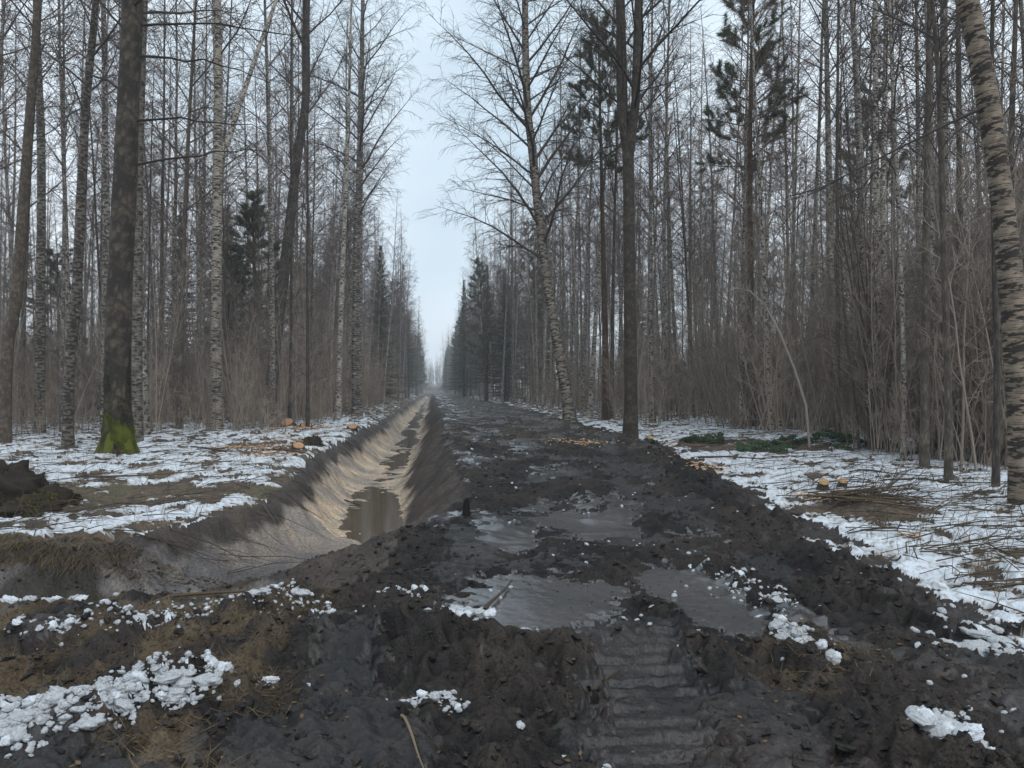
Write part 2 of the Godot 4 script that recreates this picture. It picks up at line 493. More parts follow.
func build_ground() -> void:
	var ds := PackedFloat32Array()
	var d := -8.0
	while d < 1.4:
		ds.append(d)
		d += 0.25
	d = 1.4
	while d < 520.0:
		ds.append(d)
		d += d * (0.0042 + 0.010 * ss(14.0, 60.0, d))
	var us := PackedFloat32Array()                # columns, denser where the view is
	var u := -1.9
	while u < 2.2:
		us.append(u)
		u += 0.0034 if u > -0.62 and u < 0.95 else 0.02
	var nr := ds.size()
	var nc := us.size()
	var pos := PackedVector3Array()
	var col := PackedColorArray()
	var cls := PackedByteArray()
	pos.resize(nr * nc)
	col.resize(nr * nc)
	cls.resize(nr * nc)
	for i in nr:
		d = ds[i]
		var wide := maxf(d, 1.4) + 0.6
		for j in nc:
			var x := us[j] * wide
			var h := land(x, d)
			var id := i * nc + j
			pos[id] = Vector3(x, h, -d)
			col[id] = s_col
			cls[id] = s_class
	var nor := PackedVector3Array()
	nor.resize(nr * nc)
	for i in nr:
		var i0 := maxi(i - 1, 0) * nc
		var i1 := mini(i + 1, nr - 1) * nc
		for j in nc:
			var a := pos[i * nc + mini(j + 1, nc - 1)] - pos[i * nc + maxi(j - 1, 0)]
			var b := pos[i1 + j] - pos[i0 + j]
			nor[i * nc + j] = a.cross(b).normalized()
	var names := ["ground", "snow", "mud_track", "wet_mud", "ditch", "pressed_mud"]
	var labels := ["brown leaf litter and soil of the forest floor between the snow patches", "thin patchy snow lying over the forest floor and mud rims", "dark churned mud of the rutted track", "smooth wet grey mud pressed flat on the track", "freshly scraped ditch banks of dark soil over pale sand", "dark mud pressed into ribs by a crawler track"]
	var surf := [mats.litter, mats.snow, mats.mud, mats.slick, mats.bank, mats.pressed]
	var gain := [1.6, 1.14, 1.6, 1.15, 1.6, 1.6]      # the grain textures average below one
	for c in 6:
		var remap := PackedInt32Array()
		remap.resize(nr * nc)
		remap.fill(-1)
		var sh := Shape.new()
		var tri := PackedInt32Array([0, 0, 0, 0])
		for i in nr - 1:
			for j in nc - 1:
				var id := i * nc + j
				if cls[id] != c:
					continue
				tri[0] = id
				tri[1] = id + 1
				tri[2] = id + nc + 1
				tri[3] = id + nc
				for k in 4:
					var q := tri[k]
					if remap[q] < 0:
						remap[q] = sh.v.size()
						sh.v.append(pos[q]); sh.n.append(nor[q])
						sh.c.append((col[q] if cls[q] == c else col[id]) * gain[c])
						sh.t.append(Vector2(pos[q].x, pos[q].z))
				sh.ix.append(remap[tri[0]]); sh.ix.append(remap[tri[3]]); sh.ix.append(remap[tri[1]])
				sh.ix.append(remap[tri[1]]); sh.ix.append(remap[tri[3]]); sh.ix.append(remap[tri[2]])
		var o := put(names[c], sh.mesh(), surf[c])
		tag(o, labels[c], ["ground", "snow", "track", "mud", "ditch", "mud"][c], "", "structure")
	print("ground rows ", nr, " columns ", nc)

# ------------------------------------------------------------------ trees
func bend(p: Vector3, dir: Vector3, length: float, segs: int, wobble: float, lift: float, r: RandomNumberGenerator) -> PackedVector3Array:
	var pts := PackedVector3Array([p])
	var q := p
	var dd := dir.normalized()
	for i in segs:
		dd = (dd + Vector3(r.randf_range(-1, 1), r.randf_range(-1, 1), r.randf_range(-1, 1)) * wobble + Vector3.UP * lift).normalized()
		q += dd * (length / segs)
		pts.append(q)
	return pts

func along(pts: PackedVector3Array, f: float) -> Vector3:
	var g := clampf(f, 0.0, 0.9999) * (pts.size() - 1)
	var i := int(g)
	return pts[i].lerp(pts[i + 1], g - i)

func dir_at(pts: PackedVector3Array, f: float) -> Vector3:
	var i := mini(int(clampf(f, 0.0, 0.9999) * (pts.size() - 1)), pts.size() - 2)
	return (pts[i + 1] - pts[i]).normalized()

func taper(n: int, r0: float, r1: float, power := 1.0) -> PackedFloat32Array:
	var a := PackedFloat32Array()
	for i in n:
		a.append(lerpf(r0, r1, pow(float(i) / (n - 1), power)))
	return a

func side_dir(dir: Vector3, angle: float, spin: float) -> Vector3:
	var ref := Vector3.RIGHT if absf(dir.x) < 0.8 else Vector3.UP
	var a := ref.cross(dir).normalized()
	var b := dir.cross(a)
	return (dir * cos(angle) + (a * cos(spin) + b * sin(spin)) * sin(angle)).normalized()

# bare branches of a limb: second-order branches and fine twigs
func twigs_on(sh: Shape, limb: PackedVector3Array, length: float, r0: float, step: float, fine: int, droop: float, col: Color, r: RandomNumberGenerator) -> void:
	var count := int(length / step)
	for i in count:
		var f := lerpf(0.14, 0.98, (i + r.randf()) / count)
		var p := along(limb, f)
		var dd := side_dir(dir_at(limb, f), r.randf_range(0.5, 1.0), r.randf() * TAU)
		var ln := length * r.randf_range(0.22, 0.46) * (1.08 - f * 0.65)
		ln = minf(ln, 1.9)
		var pts := bend(p, dd, ln, 4, 0.16, -droop * 0.10, r)
		sh.tube(pts, taper(5, maxf(r0 * 0.42 * (1.1 - f), 0.0075), 0.0045), 3, col)
		var kids := maxi(2, int(fine * clampf(ln / 1.0, 0.35, 1.3)))
		for k in kids:
			var g := lerpf(0.15, 1.0, (k + r.randf()) / kids)
			var q := along(pts, g)
			var e := side_dir(dir_at(pts, g), r.randf_range(0.4, 0.95), r.randf() * TAU)
			var tl := r.randf_range(0.25, 0.75)
			var m1 := q + (e + Vector3.DOWN * droop * 0.3).normalized() * tl * 0.5
			var m2 := m1 + (e + Vector3.DOWN * droop + Vector3(r.randf_range(-0.3, 0.3), 0, r.randf_range(-0.3, 0.3))).normalized() * tl * 0.5
			sh.twig(q, m1, m2, 0.0062, col)

# crown of a bare broadleaf tree along a given trunk line
func bare_crown(sh: Shape, trunk: PackedVector3Array, rad: PackedFloat32Array, from: float, count: int, reach: float, fine: int, droop: float, rise: float, col: Color, r: RandomNumberGenerator) -> void:
	var spin := r.randf() * TAU
	for i in count:
		var f := lerpf(from, 0.985, pow((i + r.randf() * 0.9) / count, 0.9))
		spin += 2.4 + r.randf_range(-0.5, 0.5)
		var p := along(trunk, f)
		var g := (f - from) / (1.0 - from)
		var ln := reach * (0.45 + 0.75 * sin(PI * clampf(g * 0.85 + 0.2, 0.0, 1.0))) * r.randf_range(0.6, 1.15) * (1.0 - 0.55 * g)
		var dd := side_dir(dir_at(trunk, f), r.randf_range(0.65, 1.05) * rise, spin)
		var pts := bend(p, dd, ln, 6, 0.13, 0.03 - droop * 0.05, r)
		var tr := along(PackedVector3Array([Vector3(rad[0], 0, 0), Vector3(rad[rad.size() - 1], 0, 0)]), f).x
		var r0 := clampf(ln * 0.011, 0.008, maxf(tr * 0.6, 0.01))
		sh.tube(pts, taper(7, r0, 0.004), 4, col)
		twigs_on(sh, pts, ln, r0, 0.24, fine, droop, col, r)

func trunk_line(height: float, lean: Vector2, wob: float, segs: int, r: RandomNumberGenerator) -> PackedVector3Array:
	var pts := PackedVector3Array()
	var off := Vector2.ZERO
	var vel := lean
	for i in segs + 1:
		var f := float(i) / segs
		pts.append(Vector3(off.x, f * height - 0.12, off.y))
		off += vel * height / segs
		vel += Vector2(r.randf_range(-wob, wob), r.randf_range(-wob, wob))
	return pts

func trunk_radii(n: int, r0: float, r1: float) -> PackedFloat32Array:
	var a := PackedFloat32Array()
	for i in n:
		var f := float(i) / (n - 1)
		a.append(lerpf(r0, r1, pow(f, 0.9)) + r0 * 0.35 * exp(-f * 60.0))
	return a

var birch_kinds := []      # [trunk mesh, crown mesh, bark material, twig material, word]
var pine_kinds := []
var spruce_kinds := []
var brush_kinds := []

func make_birch(sd: int, height: float, r0: float, from: float, count: int, reach: float, bark: Material, word: String, droop := 0.7, lean := Vector2.ZERO) -> void:
	var r := RandomNumberGenerator.new()
	r.seed = sd
	var line := trunk_line(height, lean, 0.012, 18, r)
	var rad := trunk_radii(19, r0, 0.018)
	var tr := Shape.new()
	tr.tube(line, rad, 9, Color(1, 1, 1), 0.55, 0.10, noise_mid)
	var cr := Shape.new()
	var col := Color(0.135, 0.098, 0.082) if droop > 0.4 else Color(0.12, 0.092, 0.072)
	bare_crown(cr, line, rad, from, count, reach, 11, droop, 0.95, col, r)
	for i in 7:      # short dead branches on the stem
		var f := r.randf_range(0.10, from)
		var p := along(line, f)
		var pts := bend(p, side_dir(Vector3.UP, r.randf_range(1.1, 1.6), r.randf() * TAU), r.randf_range(0.4, 1.5), 4, 0.2, 0.0, r)
		cr.tube(pts, taper(5, 0.014, 0.004), 3, col)
		twigs_on(cr, pts, 0.8, 0.01, 0.3, 2, 0.2, col, r)
	birch_kinds.append([tr.mesh(), cr.mesh(), bark, mats.twig, word])

func needle_tuft(sh: Shape, p: Vector3, dir: Vector3, size: float, count: int, col: Color, r: RandomNumberGenerator) -> void:
	for i in count:
		var dd := (dir * 0.6 + Vector3(r.randf_range(-1, 1), r.randf_range(-0.7, 1), r.randf_range(-1, 1))).normalized()
		var q := p + dd * size * 0.15
		var tip := p + dd * size * r.randf_range(0.7, 1.2)
		var sd := dd.cross(Vector3(r.randf_range(-1, 1), r.randf_range(-1, 1), r.randf_range(-1, 1))).normalized() * size * 0.042
		sh.blade(q, tip, sd, col * r.randf_range(0.75, 1.3))

func make_pine(sd: int, height: float, r0: float, from: float) -> void:
	var r := RandomNumberGenerator.new()
	r.seed = sd
	var line := trunk_line(height, Vector2(r.randf_range(-0.01, 0.01), 0), 0.008, 18, r)
	var rad := trunk_radii(19, r0, 0.03)
	var low := Shape.new()
	low.tube(line, rad, 10, Color(1, 1, 1), 0.5, 0.10, noise_mid)
	# flaky upper bark of a pine is orange
	for i in low.v.size():
		var f := low.v[i].y / height + noise_mid.get_noise_3dv(low.v[i] * 0.6) * 0.1
		low.c[i] = Color(1, 1, 1).lerp(Color(1.9, 1.15, 0.72), smoothstep(0.22, 0.42, f))
	var cr := Shape.new()
	var wood := Color(0.085, 0.058, 0.040)
	var green := Color(0.105, 0.112, 0.062)
	for i in 8:
		var f := r.randf_range(0.25, from)
		var pts := bend(along(line, f), side_dir(Vector3.UP, r.randf_range(1.2, 1.7), r.randf() * TAU), r.randf_range(0.5, 1.6), 4, 0.2, 0.0, r)
		cr.tube(pts, taper(5, 0.018, 0.005), 3, wood)
	var spin := 0.0
	var limbs := 34 if from > 0.4 else 52
	for i in limbs:
		var f := lerpf(from, 0.99, (i + r.randf()) / limbs)
		spin += 2.4 + r.randf_range(-0.6, 0.6)
		var g := (f - from) / (1.0 - from)
		var ln := lerpf(2.5, 0.7, g) * r.randf_range(0.55, 1.15)
		var pts := bend(along(line, f), side_dir(Vector3.UP, lerpf(1.5, 0.8, g) + r.randf_range(-0.2, 0.2), spin), ln, 5, 0.16, 0.07, r)
		cr.tube(pts, taper(6, 0.012 + ln * 0.012, 0.006), 4, wood)
		var subs := 4 + int(ln * 3.0)
		for k in subs:
			var g2 := lerpf(0.35, 1.0, (k + r.randf()) / subs)
			var sp := bend(along(pts, g2), side_dir(dir_at(pts, g2), r.randf_range(0.4, 1.1), r.randf() * TAU), r.randf_range(0.3, 0.65), 3, 0.2, 0.12, r)
			cr.tube(sp, taper(4, 0.008, 0.004), 3, wood)
			for m in 9:
				var g3 := lerpf(0.25, 1.0, m / 8.0)
				needle_tuft(cr, along(sp, g3), dir_at(sp, g3), 0.18, 22, green, r)
	pine_kinds.append([low.mesh(), cr.mesh(), mats.pine_bark, mats.needles, "tall dark pine"])

func spruce_bough(sh: Shape, pts: PackedVector3Array, ln: float, green: Color, wood: Color, r: RandomNumberGenerator) -> void:
	sh.tube(pts, taper(pts.size(), 0.008 + ln * 0.006, 0.004), 3, wood)
	var count := int(ln / 0.11) + 3
	for k in count:
		var f := lerpf(0.12, 1.0, float(k) / (count - 1))
		var p := along(pts, f)
		var fwd := dir_at(pts, f)
		var flat := fwd.cross(Vector3.UP).normalized()
		for sgn in [-1.0, 1.0]:
			var tl: float = (0.10 + 0.42 * ln * 0.35 * (1.0 - f)) * r.randf_range(0.7, 1.25)
			var e: Vector3 = (fwd * 0.75 + flat * sgn + Vector3.DOWN * r.randf_range(0.1, 0.6)).normalized()
			var tip: Vector3 = p + e * tl
			var up := e.cross(flat).normalized()
			var cc := green * r.randf_range(0.7, 1.35)
			sh.blade(p, tip, up * 0.05, cc)
			sh.blade(p, tip + Vector3.DOWN * 0.03, e.cross(up).normalized() * 0.055, cc)
			for b in 3:
				var q: Vector3 = p.lerp(tip, r.randf_range(0.2, 0.95))
				var nd := (e * 0.6 + Vector3(r.randf_range(-1, 1), r.randf_range(-0.8, 0.5), r.randf_range(-1, 1))).normalized()
				sh.blade(q, q + nd * r.randf_range(0.06, 0.13), nd.cross(Vector3.UP).normalized() * 0.014, cc)

func make_spruce(sd: int, height: float, r0: float, spread: float, from: float) -> void:
	var r := RandomNumberGenerator.new()
	r.seed = sd
	var line := trunk_line(height, Vector2.ZERO, 0.004, 12, r)
	var tr := Shape.new()
	tr.tube(line, trunk_radii(13, r0, 0.015), 8, Color(1, 1, 1), 0.5, 0.1, noise_mid)
	var cr := Shape.new()
	var y := height * from
	while y < height - 0.15:
		var g := (y - height * from) / (height * (1.0 - from))
		var ln := (spread * (1.0 - g) + 0.15) * r.randf_range(0.75, 1.1)
		var count := 7 if g < 0.75 else 5
		var s0 := r.randf() * TAU
		for k in count:
			var dd := side_dir(Vector3.UP, lerpf(1.75, 0.85, g * g) + r.randf_range(-0.12, 0.12), s0 + TAU * k / count + r.randf_range(-0.3, 0.3))
			var l2 := ln * r.randf_range(0.45, 1.15)
			var pts := bend(along(line, (y + r.randf_range(0, 0.3)) / height), dd, l2, 4, 0.06, 0.05, r)
			spruce_bough(cr, pts, l2, Color(0.090, 0.096, 0.055), Color(0.09, 0.07, 0.055), r)
		y += lerpf(0.36, 0.24, g) * r.randf_range(0.8, 1.2)
	spruce_kinds.append([tr.mesh(), cr.mesh(), mats.dark_bark, mats.needles, "pointed dark spruce"])

func make_brush(sd: int, height: float, stems: int, spread: float, col: Color) -> void:
	var r := RandomNumberGenerator.new()
	r.seed = sd
	var sh := Shape.new()
	for s in stems:
		var h := height * r.randf_range(0.55, 1.0)
		var dd := side_dir(Vector3.UP, r.randf_range(0.0, 0.06 + spread * 0.28), r.randf() * TAU)
		var p := Vector3(r.randf_range(-1, 1), 0, r.randf_range(-1, 1)) * spread * 0.28 + Vector3.DOWN * 0.08
		var pts := bend(p, dd, h, 8, 0.055, 0.02, r)
		sh.tube(pts, taper(9, 0.006 + h * 0.0028, 0.003), 4, col)
		var count := int(minf(h, 5.0) * 3.2)
		for i in count:
			var f := lerpf(0.16, 0.99, (i + r.randf()) / count)
			var e := side_dir(dir_at(pts, f), r.randf_range(0.45, 1.0), r.randf() * TAU)
			var ln := h * r.randf_range(0.10, 0.24) * (1.15 - f * 0.7)
			var b := bend(along(pts, f), e, ln, 3, 0.15, 0.03, r)
			sh.tube(b, taper(4, 0.0065, 0.0028), 3, col)
			for k in 6:
				var g := r.randf_range(0.25, 1.0)
				var q := along(b, g)
				var e2 := side_dir(dir_at(b, g), r.randf_range(0.4, 0.9), r.randf() * TAU)
				var tl := r.randf_range(0.15, 0.40)
				sh.twig(q, q + e2 * tl * 0.5, q + (e2 + Vector3.UP * 0.15) * tl, 0.0052, col)
	brush_kinds.append(sh.mesh())

func plant_tree(called: String, kind: Array, where: Vector3, turn: float, size: Vector3, tilt := Vector2.ZERO) -> Node3D:
	var o := base(called, where)
	o.basis = Basis.from_euler(Vector3(tilt.x, turn, tilt.y)).scaled_local(size)
	var t := put("trunk", kind[0], kind[2], o)
	var c := put("crown", kind[1], kind[3], o)
	t.name = "trunk"
	c.name = "crown"
	return o

# a tree whose trunk line is known: points are given from the base upwards in world space
func hero_tree(called: String, pts: PackedVector3Array, rad: PackedFloat32Array, sides: int, bark: Material, tone: Color, from: float, count: int, reach: float, droop: float, rise: float, sd: int, vscale := 0.55) -> Node3D:
	var r := RandomNumberGenerator.new()
	r.seed = sd
	var b := pts[0]
	var loc := PackedVector3Array()
	for p in pts:
		loc.append(p - b)
	# smooth the given line
	var cv := Curve3D.new()
	for i in loc.size():
		var tan := (loc[mini(i + 1, loc.size() - 1)] - loc[maxi(i - 1, 0)]) / 6.0
		cv.add_point(loc[i], -tan, tan)
	cv.bake_interval = 0.35
	var line := PackedVector3Array()
	var lr := PackedFloat32Array()
	var total := cv.get_baked_length()
	var n := int(total / 0.4)
	for i in n + 1:
		var f := float(i) / n
		line.append(cv.sample_baked(f * total, true))
		var g := f * (rad.size() - 1)
		var k := mini(int(g), rad.size() - 2)
		lr.append(lerpf(rad[k], rad[k + 1], g - k) + rad[0] * 0.30 * exp(-f * total * 3.0))
	line[0] += Vector3.DOWN * 0.15
	var o := base(called, b)
	var sh := Shape.new()
	sh.tube(line, lr, sides, tone, vscale, 0.10, noise_mid)
	put("trunk", sh.mesh(), bark, o)
	var cr := Shape.new()
	bare_crown(cr, line, lr, from, count, reach, 8, droop, rise, Color(0.082, 0.066, 0.057), r)
	put("crown", cr.mesh(), mats.twig, o)
	return o

func feet(px: float, depth: float) -> Vector3:
	var s := spot(px, depth)
	return Vector3(s.x, land(s.x, s.y) - 0.02, -s.y)

func line_from(base_px: float, depth: float, pix: Array) -> PackedVector3Array:
	var pts := PackedVector3Array([feet(base_px, depth)])
	for p in pix:
		pts.append(at(p[0], p[1], depth if p.size() < 3 else p[2]))
	return pts

func build_heroes() -> void:
	var o: Node3D
	# the big tree with a mossy foot
	o = hero_tree("mossy_tree", line_from(118, 17.5, [[118, 400], [119, 300], [125, 150], [132, 0], [136, -120], [140, -260]]), PackedFloat32Array([0.30, 0.27, 0.255, 0.23, 0.17, 0.06]), 22, mats.aspen_bark, Color(1, 1, 1), 0.62, 26, 4.2, 0.1, 1.1, 501, 0.45)
	tag(o, "thick dark brown trunk with bright green moss round its foot", "tree")
	var r := RandomNumberGenerator.new()
	r.seed = 77
	var limbs := Shape.new()
	for b in [[141, 24, 300, 30, 16.9], [140, 55, 272, 74, 17.6], [138, 120, 268, 125, 17.2], [137, 165, 265, 150, 18.0], [134, 10, 175, -40, 16.0], [128, 90, 60, 60, 19.0], [130, 30, 70, -20, 18.0]]:
		var p0 := at(b[0] - 6, b[1], 17.5) - o.position
		var p1 := at(b[2], b[3], b[4]) - o.position
		var ln := p0.distance_to(p1)
		var pts := PackedVector3Array()
		for i in 9:
			var f := i / 8.0
			pts.append(p0.lerp(p1, f) + Vector3(0, sin(f * PI) * 0.10 - 0.10 * f * f, 0) + Vector3(r.randf_range(-1, 1), r.randf_range(-1, 1), r.randf_range(-1, 1)) * 0.11 * f)
		limbs.tube(pts, taper(9, 0.034, 0.007), 5, Color(0.04, 0.034, 0.03))
		twigs_on(limbs, pts, ln, 0.02, 0.42, 4, 0.25, Color(0.045, 0.038, 0.033), r)
	put("branches", limbs.mesh(), mats.twig, o)
	# moss sleeve with tufts
	var moss := Shape.new()
	var mp := PackedVector3Array()
	var mr := PackedFloat32Array()
	for i in 21:
		var f := i / 20.0
		mp.append(Vector3(0, -0.15 + f * 1.75, 0))
		mr.append(0.295 + 0.11 * exp(-f * 2.6) - 0.085 * smoothstep(0.3, 1.0, f))
	moss.tube(mp, mr, 28, Color(0.085, 0.105, 0.014), 1.0, 0.34, noise_churn)
	for i in moss.v.size():
		moss.c[i] = Color(0.036, 0.046, 0.009).lerp(Color(0.085, 0.092, 0.016), clampf(0.5 + noise_fine.get_noise_3dv(moss.v[i] * 0.5) * 1.6, 0, 1))
	for i in 8000:
		var a := r.randf() * TAU
		var f := pow(r.randf(), 1.25)
		var y := -0.1 + f * (1.75 + 0.65 * sin(a * 3.0 + 1.0) + 0.3 * sin(a * 7.0))
		var rr := 0.285 + 0.11 * exp(-y * 2.3)
		if y > 1.05: rr = 0.292
		var q := Vector3(cos(a) * rr, y, sin(a) * rr)
		var nn := Vector3(cos(a), r.randf_range(-0.5, 0.6), sin(a)).normalized()
		moss.blade(q - nn * 0.015, q + nn * r.randf_range(0.02, 0.05), nn.cross(Vector3.UP).normalized() * 0.011, Color(0.042, 0.052, 0.009).lerp(Color(0.10, 0.104, 0.018), r.randf()))
	for k in 5:      # root flares under the moss
		var a2 := TAU * k / 5.0 + 0.5
		var e := Vector3(cos(a2), 0, sin(a2))
		moss.tube(PackedVector3Array([e * 0.2 + Vector3(0, 0.55, 0), e * 0.30 + Vector3(0, 0.22, 0), e * 0.40 + Vector3(0, 0.03, 0), e * 0.5 + Vector3(0, -0.12, 0)]), PackedFloat32Array([0.12, 0.13, 0.11, 0.08]), 8, Color(0.075, 0.085, 0.016))
	var mo := put("moss", moss.mesh(), mats.moss, o)
	mo.set_meta("label", "bright green moss round the foot of the trunk")

	o = hero_tree("birch", line_from(137, 21.0, [[137, 300], [138, 150], [142, 0], [145, -150], [150, -330]]), PackedFloat32Array([0.15, 0.13, 0.12, 0.11, 0.08, 0.03]), 10, mats.birch_grey, Color(0.6, 0.57, 0.53), 0.5, 22, 2.8, 0.7, 0.95, 502)
	tag(o, "slim grey birch standing close behind the moss-footed tree", "tree")
	o = hero_tree("birch", line_from(68, 18.5, [[70, 360], [76, 297], [84, 117], [94, 0], [100, -150], [102, -300]]), PackedFloat32Array([0.125, 0.115, 0.11, 0.09, 0.075, 0.05, 0.02]), 10, mats.birch_dark, Color(0.50, 0.46, 0.42), 0.40, 26, 2.8, 0.5, 0.95, 503)
	tag(o, "slender mottled birch leaning slightly, just left of the moss-footed tree", "tree")
	o = hero_tree("dark_tree", line_from(270, 30.0, [[272, 380], [281, 297], [297, 156], [305, 98], [305, 0], [304, -150], [306, -260]]), PackedFloat32Array([0.26, 0.22, 0.2, 0.17, 0.15, 0.13, 0.09, 0.03]), 12, mats.dark_bark, Color(1, 1, 1), 0.45, 30, 5.2, 0.15, 0.85, 504)
	tag(o, "dark leaning tree with wide crooked limbs beside the pale birch pole", "tree")
	o = hero_tree("birch", line_from(217, 27.0, [[216, 300], [217, 150], [217, 40], [212, -120], [210, -300]]), PackedFloat32Array([0.2, 0.18, 0.165, 0.14, 0.09, 0.03]), 12, mats.birch_pale, Color(0.75, 0.72, 0.68), 0.5, 28, 3.4, 0.7, 0.95, 505)
	var fork := Shape.new()
	var fb := o.position
	var fl := PackedVector3Array([at(217, 165, 27.0) - fb, at(228, 138, 27.0) - fb, at(245, 85, 27.2) - fb, at(262, 35, 27.4) - fb, at(282, -20, 27.6) - fb, at(300, -110, 28.0) - fb])
	fork.tube(fl, PackedFloat32Array([0.10, 0.10, 0.085, 0.07, 0.055, 0.02]), 9, Color(1, 1, 1), 0.55)
	put("forked_limb", fork.mesh(), mats.birch_pale, o)
	tag(o, "pale birch with a second limb forking off high up, behind the snowfield", "tree")
	o = hero_tree("birch", line_from(357, 40.0, [[357, 297], [361, 78], [362, 0], [362, -80]]), PackedFloat32Array([0.27, 0.24, 0.18, 0.12, 0.05]), 12, mats.birch_dark, Color(1, 1, 1), 0.40, 46, 5.2, 0.8, 0.95, 506)
	tag(o, "tall black-mottled birch whose wide crown overhangs the ditch", "tree")
	o = hero_tree("birch", line_from(338, 36.0, [[341, 300], [347, 150], [350, 30], [352, -40]]), PackedFloat32Array([0.15, 0.13, 0.105, 0.07, 0.03]), 10, mats.birch_pale, Color(1.15, 1.15, 1.1), 0.5, 24, 2.6, 0.7, 0.95, 507)
	tag(o, "thin very pale birch pole at the edge of the snowy bank", "tree")
	o = hero_tree("birch", line_from(4, 20.0, [[8, 340], [16, 297], [28, 120], [36, 0], [40, -150], [40, -300]]), PackedFloat32Array([0.16, 0.14, 0.13, 0.11, 0.09, 0.06, 0.02]), 10, mats.alder_bark, Color(0.95, 0.9, 0.85), 0.45, 22, 2.8, 0.5, 0.95, 508)
	tag(o, "dull grey birch at the far left edge leaning inwards", "tree")
	o = hero_tree("birch", line_from(40, 25.0, [[40, 300], [40, 150], [34, 0], [30, -200]]), PackedFloat32Array([0.16, 0.14, 0.12, 0.09, 0.03]), 10, mats.birch_dark, Color(0.65, 0.62, 0.58), 0.5, 22, 2.8, 0.5, 0.95, 509)
	tag(o, "straight dark-flecked birch between the two leaning birches on the left", "tree")

	# other side of the track
	o = hero_tree("leaning_birch", line_from(570, 32.0, [[565, 385], [550, 300], [541, 234], [533, 156], [527, 98], [525, 0], [525, -110]]), PackedFloat32Array([0.25, 0.21, 0.195, 0.185, 0.17, 0.15, 0.11, 0.03]), 14, mats.birch_mottled, Color(0.58, 0.54, 0.50), 0.30, 50, 6.2, 0.75, 1.0, 510)
	tag(o, "birch with a curved trunk leaning over the track, wide drooping crown", "tree")
	o = hero_tree("twin_tree", line_from(630, 20.7, [[631, 390], [630, 300], [629, 200], [628, 150], [623, 110], [621, 0], [618, -150], [612, -330]]), PackedFloat32Array([0.19, 0.17, 0.16, 0.155, 0.145, 0.10, 0.085, 0.06, 0.025]), 14, mats.alder_bark, Color(0.55, 0.53, 0.50), 0.42, 30, 3.6, 0.15, 0.95, 511)
	var tw := Shape.new()
	var tb := o.position
	var tl := PackedVector3Array([at(629, 165, 20.7) - tb, at(632, 135, 20.6) - tb, at(636, 100, 20.5) - tb, at(639, 0, 20.4) - tb, at(644, -150, 20.2) - tb, at(650, -300, 20.0) - tb])
	var tlr := PackedFloat32Array([0.12, 0.135, 0.125, 0.11, 0.075, 0.03])
	tw.tube(tl, tlr, 12, Color(0.55, 0.53, 0.50), 0.5, 0.1, noise_mid)
	put("second_stem", tw.mesh(), mats.alder_bark, o)
	var tc := Shape.new()
	r.seed = 912
	bare_crown(tc, tl, tlr, 0.25, 22, 4.2, 6, 0.15, 1.0, Color(0.045, 0.038, 0.032), r)
	put("second_crown", tc.mesh(), mats.twig, o)
	tag(o, "dark trunk beside the track that forks into two upright stems", "tree")
	o = hero_tree("birch", line_from(1024, 10.0, [[1020, 420], [1014, 310], [1003, 200], [989, 98], [970, 0], [955, -90], [944, -260], [938, -480]]), PackedFloat32Array([0.165, 0.15, 0.14, 0.135, 0.13, 0.12, 0.10, 0.08, 0.03]), 20, mats.birch_big, Color(0.50, 0.43, 0.37), 0.55, 22, 3.6, 0.7, 0.95, 512, 0.8)
	var bl := Shape.new()
	var bb := o.position
	var bp := PackedVector3Array([at(1000, 100, 10.0) - bb, at(960, 118, 9.9) - bb, at(915, 140, 9.8) - bb, at(870, 163, 9.7) - bb, at(820, 188, 9.6) - bb, at(790, 196, 9.5) - bb])
	r.seed = 913
	bl.tube(bp, taper(6, 0.022, 0.005), 5, Color(0.045, 0.038, 0.034))
	twigs_on(bl, bp, 2.9, 0.015, 0.33, 5, 0.5, Color(0.05, 0.041, 0.037), r)
	put("long_branch", bl.mesh(), mats.twig, o)
	tag(o, "big birch with peeling black-banded white bark leaning in at the right edge", "tree")
	# slim stems in front of the thicket
	var slim := [
		[948, 12.6, [[948, 386], [944, 230], [940, 80], [930, -60], [925, -250]], 0.062, mats.alder_bark, "slim grey-brown stem with a bent foot, left of the dark pole"],
		[995, 11.8, [[997, 386], [995, 230], [993, 100], [996, -60], [998, -240]], 0.052, mats.dark_bark, "thin dark pole next to the big leaning birch"],
		[924, 14.2, [[925, 386], [927, 230], [930, 80], [932, -60], [934, -240]], 0.08, mats.alder_bark, "brownish stem with peeling bark near the snow edge"],
		[903, 15.5, [[904, 380], [900, 230], [893, 60], [890, -60], [888, -200]], 0.055, mats.birch_grey, "thin pale stem left of the peeling brownish one"],
		[878, 19.0, [[878, 300], [877, 150], [877, 0], [877, -200]], 0.10, mats.birch_pale, "straight pale birch rising behind the stem clump"],
		[838, 20.0, [[838, 300], [838, 150], [840, 0], [842, -150]], 0.06, mats.alder_bark, "thin straight pole between the pine and the stem clump"],
		[932, 17.0, [[932, 300], [932, 150], [928, 0], [926, -150]], 0.09, mats.birch_grey, "grey birch standing right behind the slim stems"],
		[1010, 16.0, [[1010, 300], [1012, 150], [1018, 0], [1020, -150]], 0.09, mats.alder_bark, "dim stem in the gap behind the big leaning birch"],
	]
	for q in slim:
		var r0: float = q[3]
		o = hero_tree("young_tree", line_from(q[0], q[1], q[2]), PackedFloat32Array([r0, r0 * 0.88, r0 * 0.8, r0 * 0.62, r0 * 0.4, r0 * 0.15]), 9, q[4], Color(1, 1, 1), 0.42, 20, 1.9, 0.3, 0.85, 600 + int(q[0]))
		tag(o, q[5], "tree", "young stems along the thicket")
